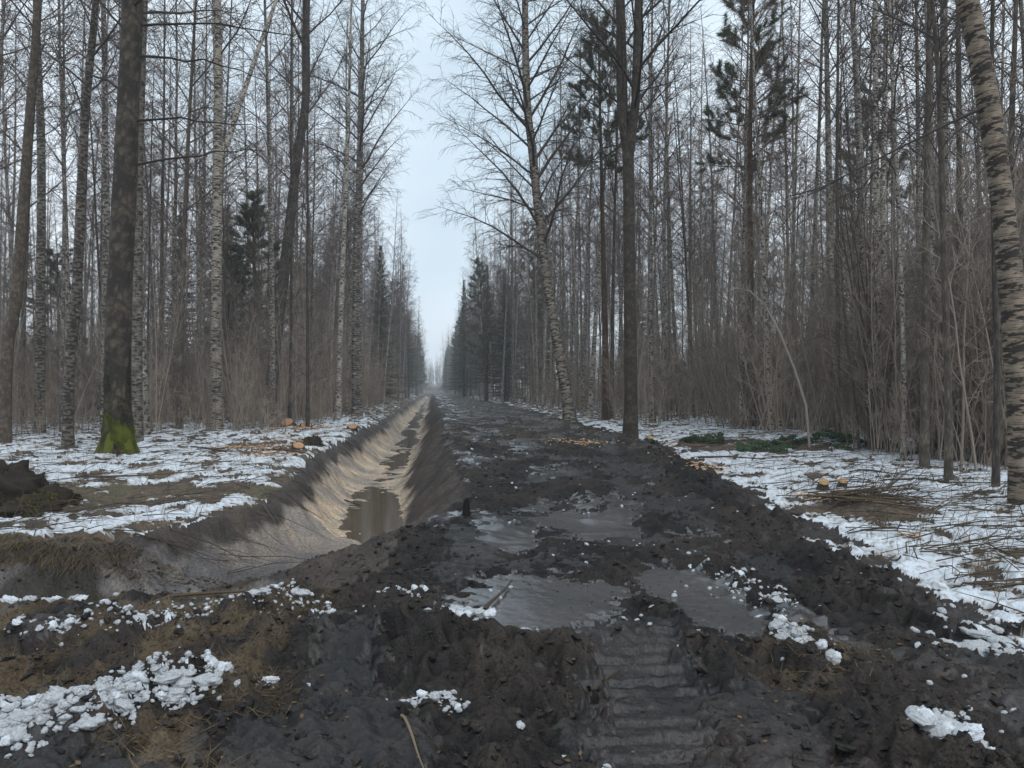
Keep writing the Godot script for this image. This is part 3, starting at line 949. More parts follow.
	# the two pines
	for q in [[606, 33.0, 0, 17.6, "orange-stemmed pine with a ragged crown just left of the forked trunk"], [751, 27.0, 1, 17.5, "tall pine with an orange upper stem and dense dark crown above the thicket"], [866, 40.0, 2, 18.0, "dim pine deep in the thicket behind the pale straight birch"]]:
		var f := feet(q[0], q[1])
		o = plant_tree("pine", pine_kinds[q[2]], f, q[0] * 0.37, Vector3.ONE * q[3] / 18.0, Vector2(0, -0.02))
		tag(o, q[4], "tree")
	# bent-over sapling
	var bs := Shape.new()
	var b0 := feet(810, 17.5)
	var bpts := PackedVector3Array([Vector3(0, -0.1, 0), at(806, 405, 17.5) - b0, at(795, 370, 17.4) - b0, at(780, 333, 17.3) - b0, at(765, 305, 17.2) - b0, at(750, 291, 17.1) - b0, at(736, 288, 17.0) - b0, at(726, 292, 16.9) - b0])
	bs.tube(bpts, PackedFloat32Array([0.032, 0.03, 0.028, 0.025, 0.022, 0.018, 0.012, 0.006]), 6, Color(0.30, 0.27, 0.22))
	r.seed = 33
	twigs_on(bs, bpts, 2.6, 0.012, 0.3, 3, 0.3, Color(0.16, 0.13, 0.10), r)
	o = put("bent_sapling", bs.mesh(), mats.twig)
	o.position = b0
	tag(o, "pale sapling bent over in an arch in front of the thicket", "sapling")
	# clump of thin stems
	var clump := base("stem_clump", feet(874, 17.0))
	for k in 9:
		var cs := Shape.new()
		var dd := side_dir(Vector3.UP, r.randf_range(0.02, 0.16), r.randf() * TAU)
		var cp := bend(Vector3(r.randf_range(-0.3, 0.3), -0.1, r.randf_range(-0.3, 0.3)), dd, r.randf_range(4.5, 8.0), 8, 0.04, 0.02, r)
		cs.tube(cp, taper(9, r.randf_range(0.028, 0.05), 0.006), 6, Color(0.085, 0.070, 0.055))
		twigs_on(cs, cp, 3.0, 0.014, 0.2, 4, 0.1, Color(0.075, 0.058, 0.048), r)
		put("stem", cs.mesh(), mats.twig, clump)
	tag(clump, "clump of thin brown stems growing from one stool in the thicket", "bush")

func build_forest() -> void:
	var r := RandomNumberGenerator.new()
	r.seed = 4242
	var cells := []
	var taken := []
	for k in get_children():
		if k.has_meta("category") and k.get_meta("category") == "tree":
			taken.append(Vector2(k.position.x, -k.position.z))
	# candidate positions on a jittered grid
	var step := 2.35
	for i in range(-48, 60):
		for j in range(3, 150):
			var x := (i + r.randf()) * step
			var d := (j + r.randf()) * step
			var pick := r.randf()
			var side := -1 if x < 0.0 else 1
			if side < 0:
				if x > (-4.1 if d < 90.0 else -3.4) - r.randf() * 0.8 or d < 24.0 + 3.0 * r.randf(): continue
				if x < -0.62 * d - 8.0 or x < -75.0: continue
			else:
				if x < (6.9 if d < 70.0 else 5.4) + r.randf() * 0.9 or d < 12.0: continue
				if d < 26.0 and x < 9.5: continue
				if x > 0.92 * d + 6.0 or x > 95.0: continue
			var deep := absf(x) - 4.0
			var keep := 0.62 if deep < 12.0 else 0.50
			if d > 90.0: keep *= 0.85 if deep < 22.0 else 0.0
			if d > 200.0 and deep > 9.0: continue
			if pick > keep: continue
			var bad := false
			for q in taken:
				if q.distance_to(Vector2(x, d)) < 1.1:
					bad = true
					break
			if bad: continue
			cells.append([x * x + d * d, x, d, r.randf(), r.randf(), r.randf(), r.randf()])
	for i in 70:          # the ride ends in a far stand
		cells.append([300000.0, r.randf_range(-9.0, 13.0), r.randf_range(400.0, 470.0), r.randf(), 0.5, r.randf(), -0.3 + r.randf() * 0.6])
	cells.sort_custom(func(a, b): return a[0] < b[0])
	print("forest trees ", cells.size())
	var rest := {}
	var singles := 0
	var row := []
	for q in cells:
		var x: float = q[1]
		var d: float = q[2]
		var kinds := birch_kinds
		var called := "birch"
		var idx := int(q[3] * birch_kinds.size())
		var conifer: float = 0.0 if d < 60.0 else 0.06
		if x > 0.0 and d > 75.0 and x < 14.0: conifer = 0.22
		elif x < 0.0 and d > 95.0 and x > -9.0: conifer = 0.16
		if q[4] < conifer:
			kinds = spruce_kinds if q[5] < 0.5 else pine_kinds
			called = "spruce" if kinds == spruce_kinds else "pine"
			idx = int(q[3] * kinds.size())
		var kind: Array = kinds[idx]
		var sc := 0.78 + 0.42 * float(q[6])
		if called == "spruce" and d > 75.0: sc *= 1.1
		var size := Vector3(sc, sc * (0.92 + 0.2 * float(q[5])), sc)
		var turn := float(q[5]) * TAU * 3.0
		var tilt := Vector2((float(q[3]) - 0.5) * 0.10, (float(q[6]) * 3.7 - floorf(float(q[6]) * 3.7) - 0.5) * 0.11)
		if called == "spruce": tilt *= 0.15
		var where := Vector3(x, land(x, d) - 0.04, -d)
		var pc := column(x, d)
		if singles < 260 and pc > -15.0 and pc < 1040.0:
			singles += 1
			var o := plant_tree(called, kind, where, turn, size, tilt)
			var side := "left of the ditch" if x < 0.0 else "right of the track"
			var word: String = kind[4]
			if d > 48.0: word = "farther " + word
			tag(o, "", "tree", "%s trees %s" % [called, side])
			row.append([pc, o, word])
		else:
			var key := called + str(idx)
			if not rest.has(key): rest[key] = [kind, []]
			rest[key][1].append(Transform3D(Basis.from_euler(Vector3(tilt.x, turn, tilt.y)).scaled_local(size), where))
	label_row(row)
	var far_root := base("distant_forest", Vector3.ZERO)
	tag(far_root, "distant mass of bare birches and dark spruces closing the forest", "forest", "", "stuff")
	for key in rest:
		for part in 2:
			var mm := MultiMesh.new()
			mm.transform_format = MultiMesh.TRANSFORM_3D
			mm.mesh = rest[key][0][part]
			mm.instance_count = rest[key][1].size()
			for i in rest[key][1].size():
				mm.set_instance_transform(i, rest[key][1][i])
			var mi := MultiMeshInstance3D.new()
			mi.multimesh = mm
			mi.material_override = rest[key][0][2 + part]
			mi.name = "trunks" if part == 0 else "crowns"
			far_root.add_child(mi, true)
	# conifers that show as single dark shapes
	for q in [["pine", 258, 42.0, 3, 0.92, "bushy dark young pine filling the gap behind the forked birch"], ["pine", 232, 46.0, 4, 0.85, "lower dark young pine left of the bushy one"], ["spruce", 487, 95.0, 1, 1.02, "dark spruce with a pointed top over the far right of the track"], ["spruce", 464, 128.0, 0, 1.12, "broad dark spruce beside the sky gap"], ["spruce", 505, 84.0, 2, 1.0, "shorter dark spruce right of the pointed one"], ["spruce", 838, 34.0, 2, 0.60, "thin dark spruce deep in the thicket beyond the stem clump"], ["pine", 60, 44.0, 4, 0.8, "dim young pine far behind the leftmost birches"], ["spruce", 398, 120.0, 0, 0.85, "dark spruce low in the wall of trees left of the sky gap"]]:
		var kinds_q: Array = spruce_kinds if q[0] == "spruce" else pine_kinds
		var f := feet(q[1], q[2])
		var o := plant_tree(q[0], kinds_q[q[3]], f, q[1] * 0.7, Vector3(1.5, 1.0, 1.5) * q[4] if q[0] == "pine" else Vector3.ONE * q[4])
		tag(o, q[5], "tree")

func build_undergrowth() -> void:
	var r := RandomNumberGenerator.new()
	r.seed = 99
	var lists := []
	for k in brush_kinds: lists.append([])
	var near := []
	for i in 12000:
		var left := r.randf() < 0.45
		var d: float
		var x: float
		if left:
			d = lerpf(24.0, 120.0, pow(r.randf(), 1.5))
			x = -4.6 - r.randf() * (0.62 * d + 2.0)
		else:
			d = lerpf(13.0, 120.0, pow(r.randf(), 1.6))
			x = 7.0 + r.randf() * (0.92 * d - 1.0)
			if d < 26.0 and x < 8.9 + r.randf(): continue
		if left and r.randf() > 0.15 + ss(22.0, 42.0, d): continue
		if not left and r.randf() > 0.22 + ss(8.0, 15.0, x): continue
		if noise_tone.get_noise_2d(x * 0.35, d * 0.35) < -0.22 + 0.1 * r.randf(): continue
		var tall := r.randf_range(0.45, 1.35)
		if left and d < 34.0: tall *= 0.7
		var b := Basis(Vector3.UP, r.randf() * TAU).scaled(Vector3(tall, tall * r.randf_range(0.85, 1.2), tall))
		var tr := Transform3D(b, Vector3(x, land(x, d) - 0.03, -d))
		near.append([x * x + d * d, r.randi() % brush_kinds.size(), tr])
	near.sort_custom(func(a, b): return a[0] < b[0])
	var row := []
	var made := [0, 0]
	for i in near.size():
		var q = near[i]
		var pc := column(q[2].origin.x, -q[2].origin.z)
		var on_left: int = 1 if q[2].origin.x < 0.0 else 0
		if made[on_left] < [60, 30][on_left] and pc > 0.0 and pc < 1024.0:
			made[on_left] += 1
			var o := put("shrub", brush_kinds[q[1]], mats.twig)
			o.transform = q[2]
			var side := "left of the ditch" if q[2].origin.x < 0.0 else "right of the track"
			tag(o, "", "shrub", "bare shrubs %s" % side)
			row.append([pc, o, "bare brown front shrub"])
		else:
			lists[q[1]].append(q[2])
	label_row(row)
	for i in 220:
		var bx := r.randf_range(-9.0, 13.0)
		var bd := r.randf_range(385.0, 420.0)
		lists[r.randi() % lists.size()].append(Transform3D(Basis(Vector3.UP, r.randf() * TAU).scaled(Vector3.ONE * 1.3), Vector3(bx, land(bx, bd), -bd)))
	var root := base("undergrowth", Vector3.ZERO)
	tag(root, "tangled mass of bare brown undergrowth between the trunks", "undergrowth", "", "stuff")
	for k in lists.size():
		var mm := MultiMesh.new()
		mm.transform_format = MultiMesh.TRANSFORM_3D
		mm.mesh = brush_kinds[k]
		mm.instance_count = lists[k].size()
		for i in lists[k].size(): mm.set_instance_transform(i, lists[k][i])
		var mi := MultiMeshInstance3D.new()
		mi.multimesh = mm
		mi.material_override = mats.twig
		mi.name = "bushes"
		root.add_child(mi, true)

# ------------------------------------------------------------------ small things on the ground
func lump_mesh(sd: int, rough: float, flat: float, rings := 9, col := Color(1, 1, 1)) -> ArrayMesh:
	var sh := Shape.new()
	var f := noise(sd, 0.9, 3)
	var sides := rings + 3
	for i in rings + 1:
		var th := PI * i / rings
		for k in sides + 1:
			var ph := TAU * (k % sides) / sides
			var dir := Vector3(sin(th) * cos(ph), cos(th), sin(th) * sin(ph))
			var rr := 1.0 + f.get_noise_3dv(dir * 1.4) * rough + f.get_noise_3dv(dir * 4.0 + Vector3(5, 5, 5)) * rough * 0.45
			sh.v.append(dir * rr * Vector3(1, flat, 1)); sh.n.append(dir); sh.c.append(col); sh.t.append(Vector2.ZERO)
	for i in rings:
		for k in sides:
			var p := i * (sides + 1) + k
			var q := p + sides + 1
			sh.ix.append(p); sh.ix.append(q); sh.ix.append(p + 1)
			sh.ix.append(p + 1); sh.ix.append(q); sh.ix.append(q + 1)
	# true normals of the lumpy surface
	var acc := PackedVector3Array()
	acc.resize(sh.v.size())
	for i in range(0, sh.ix.size(), 3):
		var a := sh.ix[i]
		var b := sh.ix[i + 1]
		var c := sh.ix[i + 2]
		var nn := (sh.v[c] - sh.v[a]).cross(sh.v[b] - sh.v[a])
		acc[a] += nn; acc[b] += nn; acc[c] += nn
	for i in rings + 1:
		var p0 := i * (sides + 1)
		acc[p0] += acc[p0 + sides]
		acc[p0 + sides] = acc[p0]
	for i in acc.size():
		sh.n[i] = acc[i].normalized() if acc[i].length() > 1e-9 else sh.n[i]
	return sh.mesh()

func scatter(called: String, label: String, category: String, meshes: Array, mat: Material, lists: Array) -> void:
	var root := base(called, Vector3.ZERO)
	tag(root, label, category, "", "stuff")
	for k in meshes.size():
		var mm := MultiMesh.new()
		mm.transform_format = MultiMesh.TRANSFORM_3D
		mm.mesh = meshes[k]
		mm.instance_count = lists[k].size()
		for i in lists[k].size(): mm.set_instance_transform(i, lists[k][i])
		var mi := MultiMeshInstance3D.new()
		mi.multimesh = mm
		mi.material_override = mat
		mi.name = "pieces"
		root.add_child(mi, true)

func rand_basis(r: RandomNumberGenerator, s: float) -> Basis:
	return Basis.from_euler(Vector3(r.randf_range(-0.6, 0.6), r.randf() * TAU, r.randf_range(-0.6, 0.6))).scaled_local(Vector3(s * r.randf_range(0.8, 1.3), s * r.randf_range(0.7, 1.1), s * r.randf_range(0.8, 1.2)))

func build_details() -> void:
	var r := RandomNumberGenerator.new()
	r.seed = 7
	# clods of earth
	var clods := [lump_mesh(1, 0.95, 0.6, 8, Color(0.030, 0.026, 0.024)), lump_mesh(2, 1.1, 0.55, 8, Color(0.042, 0.036, 0.032)), lump_mesh(3, 1.0, 0.65, 8, Color(0.062, 0.050, 0.042))]
	var lists := [[], [], []]
	for i in 52000:
		var d := lerpf(2.2, 30.0, pow(r.randf(), 2.2))
		var x := lerpf(-3.6, track_edge(d) + 0.3, r.randf())
		if i % 9 == 0:
			d = r.randf_range(6.3, 9.0)
			x = r.randf_range(-5.0, 0.2)
		elif d > 6.5 and x < 0.35: continue
		var y := land(x, d)
		if s_class == PRESSED and r.randf() < 0.6: continue
		if s_class != MUD and s_class != PRESSED and (s_class != BANK or d > 9.2 or r.randf() < 0.35): continue
		if noise_churn.get_noise_2d(x, d) < -0.05 + r.randf() * 0.2 and r.randf() < 0.8: continue
		if absf(x - 1.15 - (d - 4.0) * 0.22) < 0.33 and d < 5.0 and r.randf() < 0.85: continue
		var s := 0.006 + 0.026 * pow(r.randf(), 4.0)
		lists[r.randi() % 3].append(Transform3D(rand_basis(r, s), Vector3(x, y - s * 0.15, -d)))
	scatter("mud_clods", "loose dark clods of earth strewn over the churned track", "mud", clods, mats.clod, lists)
	# snow lumps
	var lumps := [lump_mesh(11, 0.36, 0.74, 14), lump_mesh(12, 0.42, 0.66, 14), lump_mesh(13, 0.32, 0.82, 14), lump_mesh(14, 0.48, 0.68, 14)]
	var small := [[], [], [], []]
	# x, d, spread x, spread d, count of large, count of small, size, words
	var heaps := [
		[-1.95, 3.62, 0.45, 0.16, 26, 620, 0.040, "white snow lump on the low ridge at the bottom left corner"],
		[-1.35, 3.98, 0.40, 0.14, 22, 520, 0.036, "white snow lump on the ridge end beside dark mud"],
		[-2.2, 5.25, 0.60, 0.22, 16, 300, 0.032, "snow lump among brown grass below the side ditch"],
		[-1.2, 5.65, 0.55, 0.20, 14, 280, 0.027, "snow lump along the rim between side ditch and mud"],
		[-3.1, 6.15, 0.45, 0.10, 12, 90, 0.05, "snow lump in the white strip by the dark hollow"],
		[0.04, 3.95, 0.24, 0.09, 10, 80, 0.028, "snow lump in the small heap between two mud hollows"],
		[0.22, 5.45, 0.20, 0.10, 9, 70, 0.032, "snow lump in the upper heap by the smooth wet mud"],
		[0.42, 4.92, 0.24, 0.08, 9, 70, 0.030, "snow lump in the row just below the smooth wet mud"],
		[-0.22, 6.05, 0.18, 0.12, 5, 30, 0.030, "snow lump in the little heap near the ditch end"],
		[2.22, 4.38, 0.17, 0.20, 14, 120, 0.036, "snow lump on the grassy mound beside the crawler print"],
		[2.33, 3.15, 0.15, 0.10, 12, 90, 0.042, "snow lump in the heap at the bottom right corner"],
		[2.5, 5.7, 0.22, 0.6, 12, 200, 0.028, "snow lump in the sprinkle beside the grey wet strip"],
		[3.55, 4.55, 0.35, 0.4, 5, 60, 0.05, "snow lump tumbled down the right-hand track edge"],
	]
	for q in heaps:
		var row := []
		for k in q[4] + q[5]:
			var x: float = q[0] + r.randfn(0, 0.5) * q[2]
			var d: float = q[1] + r.randfn(0, 0.5) * q[3]
			if q[0] == -1.95 or q[0] == -1.35: d += (x - q[0]) * 0.45
			if q[0] == -2.2: d += (x - q[0]) * 0.30
			var y := land(x, d)
			var big: bool = k < q[4] and column(x, d) > 4.0 and column(x, d) < 1020.0
			var s: float = q[6] * (r.randf_range(0.75, 1.35) if big else r.randf_range(0.12, 0.62))
			var tr := Transform3D(rand_basis(r, s), Vector3(x, y - s * 0.10, -d))
			if big:
				var o := put("snow_lump", lumps[r.randi() % 4], mats.lump if r.randf() < 0.6 else mats.dirty_snow)
				o.transform = tr
				tag(o, "", "snow", q[7].replace("snow lump", "snow lumps"))
				row.append([column(x, d), o])
			else:
				small[r.randi() % 4].append(tr)
		for k in 5:
			var x: float = q[0] + r.randfn(0, 0.42) * q[2]
			var d: float = q[1] + r.randfn(0, 0.42) * q[3]
			if q[0] == -1.95 or q[0] == -1.35: d += (x - q[0]) * 0.45
			if q[0] == -2.2: d += (x - q[0]) * 0.30
			var b := Basis(Vector3.UP, r.randf() * TAU).scaled_local(Vector3(q[6] * r.randf_range(1.4, 2.4), q[6] * r.randf_range(0.8, 1.2), q[6] * r.randf_range(1.2, 2.2)))
			small[r.randi() % 4].append(Transform3D(b, Vector3(x, land(x, d) - 0.2 * q[6], -d)))
		row.sort_custom(func(a, b): return a[0] < b[0])
		for i in row.size(): row[i][1].set_meta("label", "%s lump from the left, %s" % [NTH[i], String(q[7]).replace("white ", "").replace("snow lump ", "snow ")])
	for i in 700:
		var d := lerpf(3.0, 22.0, pow(r.randf(), 1.5))
		var x := lerpf(0.4, track_edge(d), r.randf())
		if noise_snow.get_noise_2d(x * 0.7 + 11.0, d * 0.5) < 0.12: continue
		var s := r.randf_range(0.006, 0.022)
		small[r.randi() % 4].append(Transform3D(rand_basis(r, s), Vector3(x, land(x, d) + s * 0.2, -d)))
	scatter("snow_crumbs", "small crumbs of snow scattered over the mud", "snow", lumps, mats.dirty_snow, small)
	# dry grass
	var grass := Shape.new()
	for i in 24000:
		var x: float
		var d: float
		var pick := r.randf()
		if pick < 0.52:
			x = r.randf_range(-3.2, -0.7); d = r.randf_range(3.0, 6.2)
			if noise_snow.get_noise_2d(x * 1.6 + 80.0, d * 1.6) < -0.02: continue
		elif pick < 0.975:
			x = r.randf_range(-6.0, -1.9); d = 8.75 + 0.05 * x + r.randf_range(-0.15, 0.45)
		else:
			x = r.randfn(2.2, 0.14); d = r.randfn(4.25, 0.16)
		var p := Vector3(x, land(x, d) - 0.005, -d)
		var ln := r.randf_range(0.05, 0.20)
		var wide := 0.0028
		var a := r.randf() * TAU
		var e := Vector3(cos(a), r.randf_range(-0.15, 0.45), sin(a)).normalized()
		if pick >= 0.52 and pick < 0.975: e = Vector3(cos(a) * 0.4, r.randf_range(-0.8, 0.2), absf(sin(a)) * 0.8 + 0.2).normalized(); wide = 0.004; ln *= 1.2
		var cc := Color(0.145, 0.105, 0.058).lerp(Color(0.060, 0.044, 0.026), r.randf())
		grass.blade(p, p + e * ln, e.cross(Vector3.UP).normalized() * wide, cc)
	tag(put("dry_grass", grass.mesh(), mats.twig), "matted straw-coloured dry grass on the torn turf", "grass", "", "stuff")
	# thin twigs lying on the snow on both sides
	var lying := Shape.new()
	for i in 1500:
		var x: float
		var d: float
		if r.randf() < 0.5:
			d = lerpf(9.2, 30.0, pow(r.randf(), 1.4)); x = -2.4 - r.randf() * (0.55 * d)
		else:
			d = lerpf(4.5, 24.0, pow(r.randf(), 1.3)); x = track_edge(d) + 0.4 + r.randf() * (0.35 * d)
		var a := r.randfn(0.0, 0.7)
		var ln := r.randf_range(0.25, 1.3)
		var e := Vector3(cos(a), 0, sin(a))
		var p0 := Vector3(x, land(x, d) + 0.03, -d)
		var q := p0 + e * ln
		var p2 := Vector3(q.x, land(q.x, -q.z) + r.randf_range(0.02, 0.12), q.z)
		var p1 := p0.lerp(p2, 0.5) + Vector3(r.randf_range(-0.08, 0.08), r.randf_range(0.01, 0.07), r.randf_range(-0.08, 0.08))
		lying.twig(p0, p1, p2, r.randf_range(0.004, 0.010), Color(0.045, 0.034, 0.028).lerp(Color(0.11, 0.085, 0.06), r.randf()))
	# low stalks poking through the snow
	for i in 2600:
		var x: float
		var d: float
		if r.randf() < 0.5:
			d = lerpf(9.5, 34.0, pow(r.randf(), 1.2)); x = -2.6 - r.randf() * (0.58 * d)
		else:
			d = lerpf(5.0, 28.0, pow(r.randf(), 1.2)); x = track_edge(d) + 0.5 + r.randf() * (0.6 * d)
		var p0 := Vector3(x, land(x, d) - 0.02, -d)
		var e := Vector3(r.randf_range(-0.5, 0.5), 1, r.randf_range(-0.5, 0.5))
		var ln := r.randf_range(0.08, 0.5)
		lying.twig(p0, p0 + e * ln * 0.5, p0 + e * ln + Vector3(r.randf_range(-0.1, 0.1), 0, 0), 0.0035, Color(0.09, 0.07, 0.05).lerp(Color(0.2, 0.15, 0.09), r.randf() * 0.6))
	tag(put("fallen_twigs", lying.mesh(), mats.twig), "thin dark twigs and stalks strewn over the snow", "twigs", "", "stuff")
	# single fallen branches
	var sticks := [
		[880, 497, 12.5, 990, 500, 12.0, 0.022, "long thin branch lying on the snow left of the dark pole"],
		[850, 478, 13.5, 940, 488, 13.0, 0.018, "thin branch resting on the snow behind the cut log ends"],
		[690, 466, 15.5, 765, 470, 15.0, 0.03, "straight fallen pole on the snow by the green boughs"],
		[190, 446, 19.0, 262, 456, 17.0, 0.02, "bent branch lying on the snow beyond the moss-footed tree"],
		[95, 480, 13.0, 215, 470, 14.0, 0.02, "dark branch across the brown litter on the left snowfield"],
		[150, 606, 5.75, 305, 598, 5.75, 0.016, "crooked brown stick lying on the rim of the side ditch"],
		[402, 716, 3.65, 424, 768, 3.15, 0.009, "short pale stick stuck in the grey mud at the bottom"],
		[258, 671, 4.25, 308, 692, 4.0, 0.006, "thin bare stick on the black mud by the snow ridge"],
		[588, 697, 3.95, 622, 668, 4.35, 0.014, "muddy crooked stick beside the crawler print"],
		[485, 614, 5.4, 512, 585, 6.2, 0.016, "mud-coated stick pressed into the smooth wet patch"],
		[262, 452, 18.5, 330, 462, 16.5, 0.03, "snow-dusted cut pole near the sawn stumps"],
		[345, 470, 15.5, 378, 492, 15.0, 0.02, "dark branch hanging down the sandy ditch bank"],
	]
	for q in sticks:
		var sh := Shape.new()
		var pts := PackedVector3Array()
		var s0 := spot(q[0], q[2])
		var s1 := spot(q[3], q[5])
		for i in 8:
			var f := i / 7.0
			var s := s0.lerp(s1, f)
			var bow := sin(f * PI * 1.7 + float(q[0])) * 0.03 * s0.distance_to(s1)
			var ht := land(s.x, s.y + bow)
			pts.append(Vector3(s.x, ht + q[6] * 0.9 + (0.015 if i % 3 == 1 else 0.0), -(s.y + bow)))
		for pass_i in 2:
			for i in range(1, 7):
				pts[i].y = maxf(pts[i].y, (pts[i - 1].y + pts[i + 1].y) * 0.5)
		var col := Color(0.06, 0.045, 0.034)
		if String(q[7]).contains("pale"): col = Color(0.17, 0.13, 0.09)
		if String(q[7]).contains("brown"): col = Color(0.085, 0.055, 0.035)
		sh.tube(pts, taper(8, q[6], q[6] * 0.35), 6, col, 1.0, 0.3, noise_churn)
		tag(put("stick" if q[6] < 0.018 else "fallen_branch", sh.mesh(), mats.twig), q[7], "branch")
	# stumps and logs with orange saw cuts
	var cuts := [
		[298, 455, 18.6, 0.15, 0.30, Vector3(0.25, 0.55, 0.8), "cut stump with a bright orange sawn face on the left snow"],
		[352, 424, 27.0, 0.17, 0.28, Vector3(0.2, 0.5, 0.8), "small reddish-brown cut stump by the ditch edge, farther off"],
		[288, 420, 29.0, 0.26, 0.34, Vector3(-0.1, 0.45, 0.85), "wide stump with glowing orange sawn top at the thicket edge"],
		[306, 421, 28.5, 0.22, 0.26, Vector3(0.2, 0.6, 0.8), "second wide orange-topped stump beside the widest one"],
		[650, 441, 19.6, 0.09, 0.25, Vector3(-0.2, 0.2, 0.95), "small orange cut end among green boughs by the forked trunk"],
		[822, 492, 11.8, 0.085, 0.24, Vector3(-0.25, 0.45, 0.85), "mossy cut stump with a peach-coloured top, left of its pair"],
		[841, 490, 12.1, 0.075, 0.24, Vector3(-0.2, 0.45, 0.85), "brown cut stump with a reddish top, right of its pair"],
	]
	for q in cuts:
		var f := feet(q[0], q[2])
		var o := base("cut_stump", f)
		var sh := Shape.new()
		var dir := Vector3.UP
		var cutd: Vector3 = (q[5] as Vector3).normalized()
		var lean := (Vector3.UP * 0.9 + cutd * 1.0).normalized()
		var p1: Vector3 = lean * q[4] * 0.7
		sh.tube(PackedVector3Array([Vector3(0, -0.12, 0), p1 * 0.3, p1 * 0.75, p1]), PackedFloat32Array([q[3] * 1.6, q[3] * 1.2, q[3], q[3] * 0.97]), 16, Color(1.3, 1.15, 1.0), 0.8, 0.35, noise_churn)
		put("bark", sh.mesh(), mats.dark_bark, o)
		var fc := Shape.new()
		fc.tube(PackedVector3Array([p1 - lean * 0.02, p1 + lean * 0.012]), PackedFloat32Array([q[3] * 0.9, q[3] * 0.88]), 14, Color(0.52, 0.20, 0.06))
		fc.disc(p1 + lean * 0.012, lean, q[3] * 0.88, 14, Color(0.55, 0.23, 0.075))
		for i in fc.v.size():
			fc.c[i] = Color(0.30, 0.155, 0.07).lerp(Color(0.40, 0.25, 0.14), r.randf())
		put("sawn_face", fc.mesh(), mats.chips, o)
		tag(o, q[6], "stump", "sawn stumps beside the track")
	# sawdust and chips
	var chips := Shape.new()
	for q in [[250, 448, 19.5, 1.0, 0.8, 700], [270, 462, 17.0, 0.9, 0.7, 500], [296, 425, 27.5, 1.3, 1.4, 1100], [275, 440, 22.0, 1.0, 1.2, 350], [325, 422, 28.0, 0.6, 0.8, 180], [700, 478, 14.2, 0.5, 0.7, 260], [815, 500, 11.0, 0.35, 0.4, 160], [912, 540, 8.0, 0.10, 0.10, 30], [665, 448, 18.5, 0.5, 0.5, 120], [580, 450, 18.0, 0.9, 0.5, 260]]:
		var c := spot(q[0], q[2])
		for i in q[5]:
			var x: float = c.x + r.randfn(0, 0.5) * q[3]
			var d: float = c.y + r.randfn(0, 0.5) * q[4]
			var p := Vector3(x, land(x, d) + r.randf_range(0.004, 0.03), -d)
			var s := r.randf_range(0.015, 0.045)
			var a := r.randf() * TAU
			var e := Vector3(cos(a), r.randf_range(-0.2, 0.4), sin(a)) * s
			var g := Vector3(-sin(a), r.randf_range(-0.2, 0.4), cos(a)) * s * 0.5
			chips.quad(p - e - g, p + e - g, p + e + g, p - e + g, Color(0.40, 0.22, 0.10).lerp(Color(0.55, 0.40, 0.27), r.randf()))
	tag(put("wood_chips", chips.mesh(), mats.chips), "peach-coloured sawdust and wood chips scattered on the snow", "sawdust", "", "stuff")
	# fallen leaves
	var leaves := Shape.new()
	for i in 1500:
		var x: float
		var d: float
		if r.randf() < 0.45:
			x = r.randf_range(-3.4, 3.4); d = lerpf(2.8, 7.0, r.randf())
		elif r.randf() < 0.5:
			d = lerpf(9.2, 24.0, r.randf()); x = -2.2 - r.randf() * 0.55 * d
		else:
			d = lerpf(4.0, 20.0, r.randf()); x = track_edge(d) + r.randf() * 0.4 * d
		var p := Vector3(x, land(x, d) + 0.008, -d)
		var s := r.randf_range(0.008, 0.020)
		var a := r.randf() * TAU
		var e := Vector3(cos(a), r.randf_range(-0.3, 0.4), sin(a)) * s
		var g := Vector3(-sin(a), r.randf_range(-0.3, 0.4), cos(a)) * s * 0.6
		leaves.quad(p - e, p + g, p + e, p - g, Color(0.06, 0.038, 0.022).lerp(Color(0.15, 0.095, 0.05), r.randf()))
	tag(put("fallen_leaves", leaves.mesh(), mats.twig), "small brown fallen leaves on snow and mud", "leaves", "", "stuff")
	# green spruce boughs thrown down by the forked trunk
	var boughs := []
	for i in 15:
		var px := r.randf_range(655, 800) if i < 10 else r.randf_range(800, 900)
		var dep := r.randf_range(16.5, 20.0)
		var f := feet(px, dep)
		var sh := Shape.new()
		var a := r.randf() * TAU
		var ln := r.randf_range(0.5, 1.1)
		var pts := bend(Vector3(0, 0.05, 0), Vector3(cos(a), 0.22, sin(a)), ln, 5, 0.1, -0.05, r)
		spruce_bough(sh, pts, ln, Color(0.040, 0.070, 0.034), Color(0.06, 0.045, 0.03), r)
		spruce_bough(sh, bend(Vector3(0, 0.08, 0), Vector3(cos(a + 0.7), 0.35, sin(a + 0.7)), ln * 0.7, 5, 0.1, -0.05, r), ln * 0.7, Color(0.040, 0.070, 0.034), Color(0.06, 0.045, 0.03), r)
		var o := put("spruce_bough", sh.mesh(), mats.needles)
		o.position = f
		tag(o, "", "bough", "green boughs thrown down by the thicket")
		boughs.append([column(f.x, -f.z), o, "cut green bough on snow"])
	label_row(boughs)
	# brush pile behind the two cut stumps
	var pile := base("brush_pile", feet(865, 10.6))
	for i in 26:
		var sh := Shape.new()
		var a := r.randfn(-0.35, 0.35)
		var p := Vector3(r.randfn(0.0, 0.30), r.randf_range(0.02, 0.12), r.randfn(0.0, 0.16))
		var pts := bend(p - Vector3(cos(a), 0, sin(a)) * 0.45, Vector3(cos(a), r.randf_range(-0.08, 0.12), -sin(a) * 0.4), r.randf_range(0.7, 1.5), 5, 0.08, -0.02, r)
		sh.tube(pts, taper(6, r.randf_range(0.008, 0.022), 0.004), 5, Color(0.09, 0.064, 0.042) * r.randf_range(0.6, 1.2))
		twigs_on(sh, pts, 0.8, 0.01, 0.3, 2, 0.0, Color(0.07, 0.052, 0.038), r)
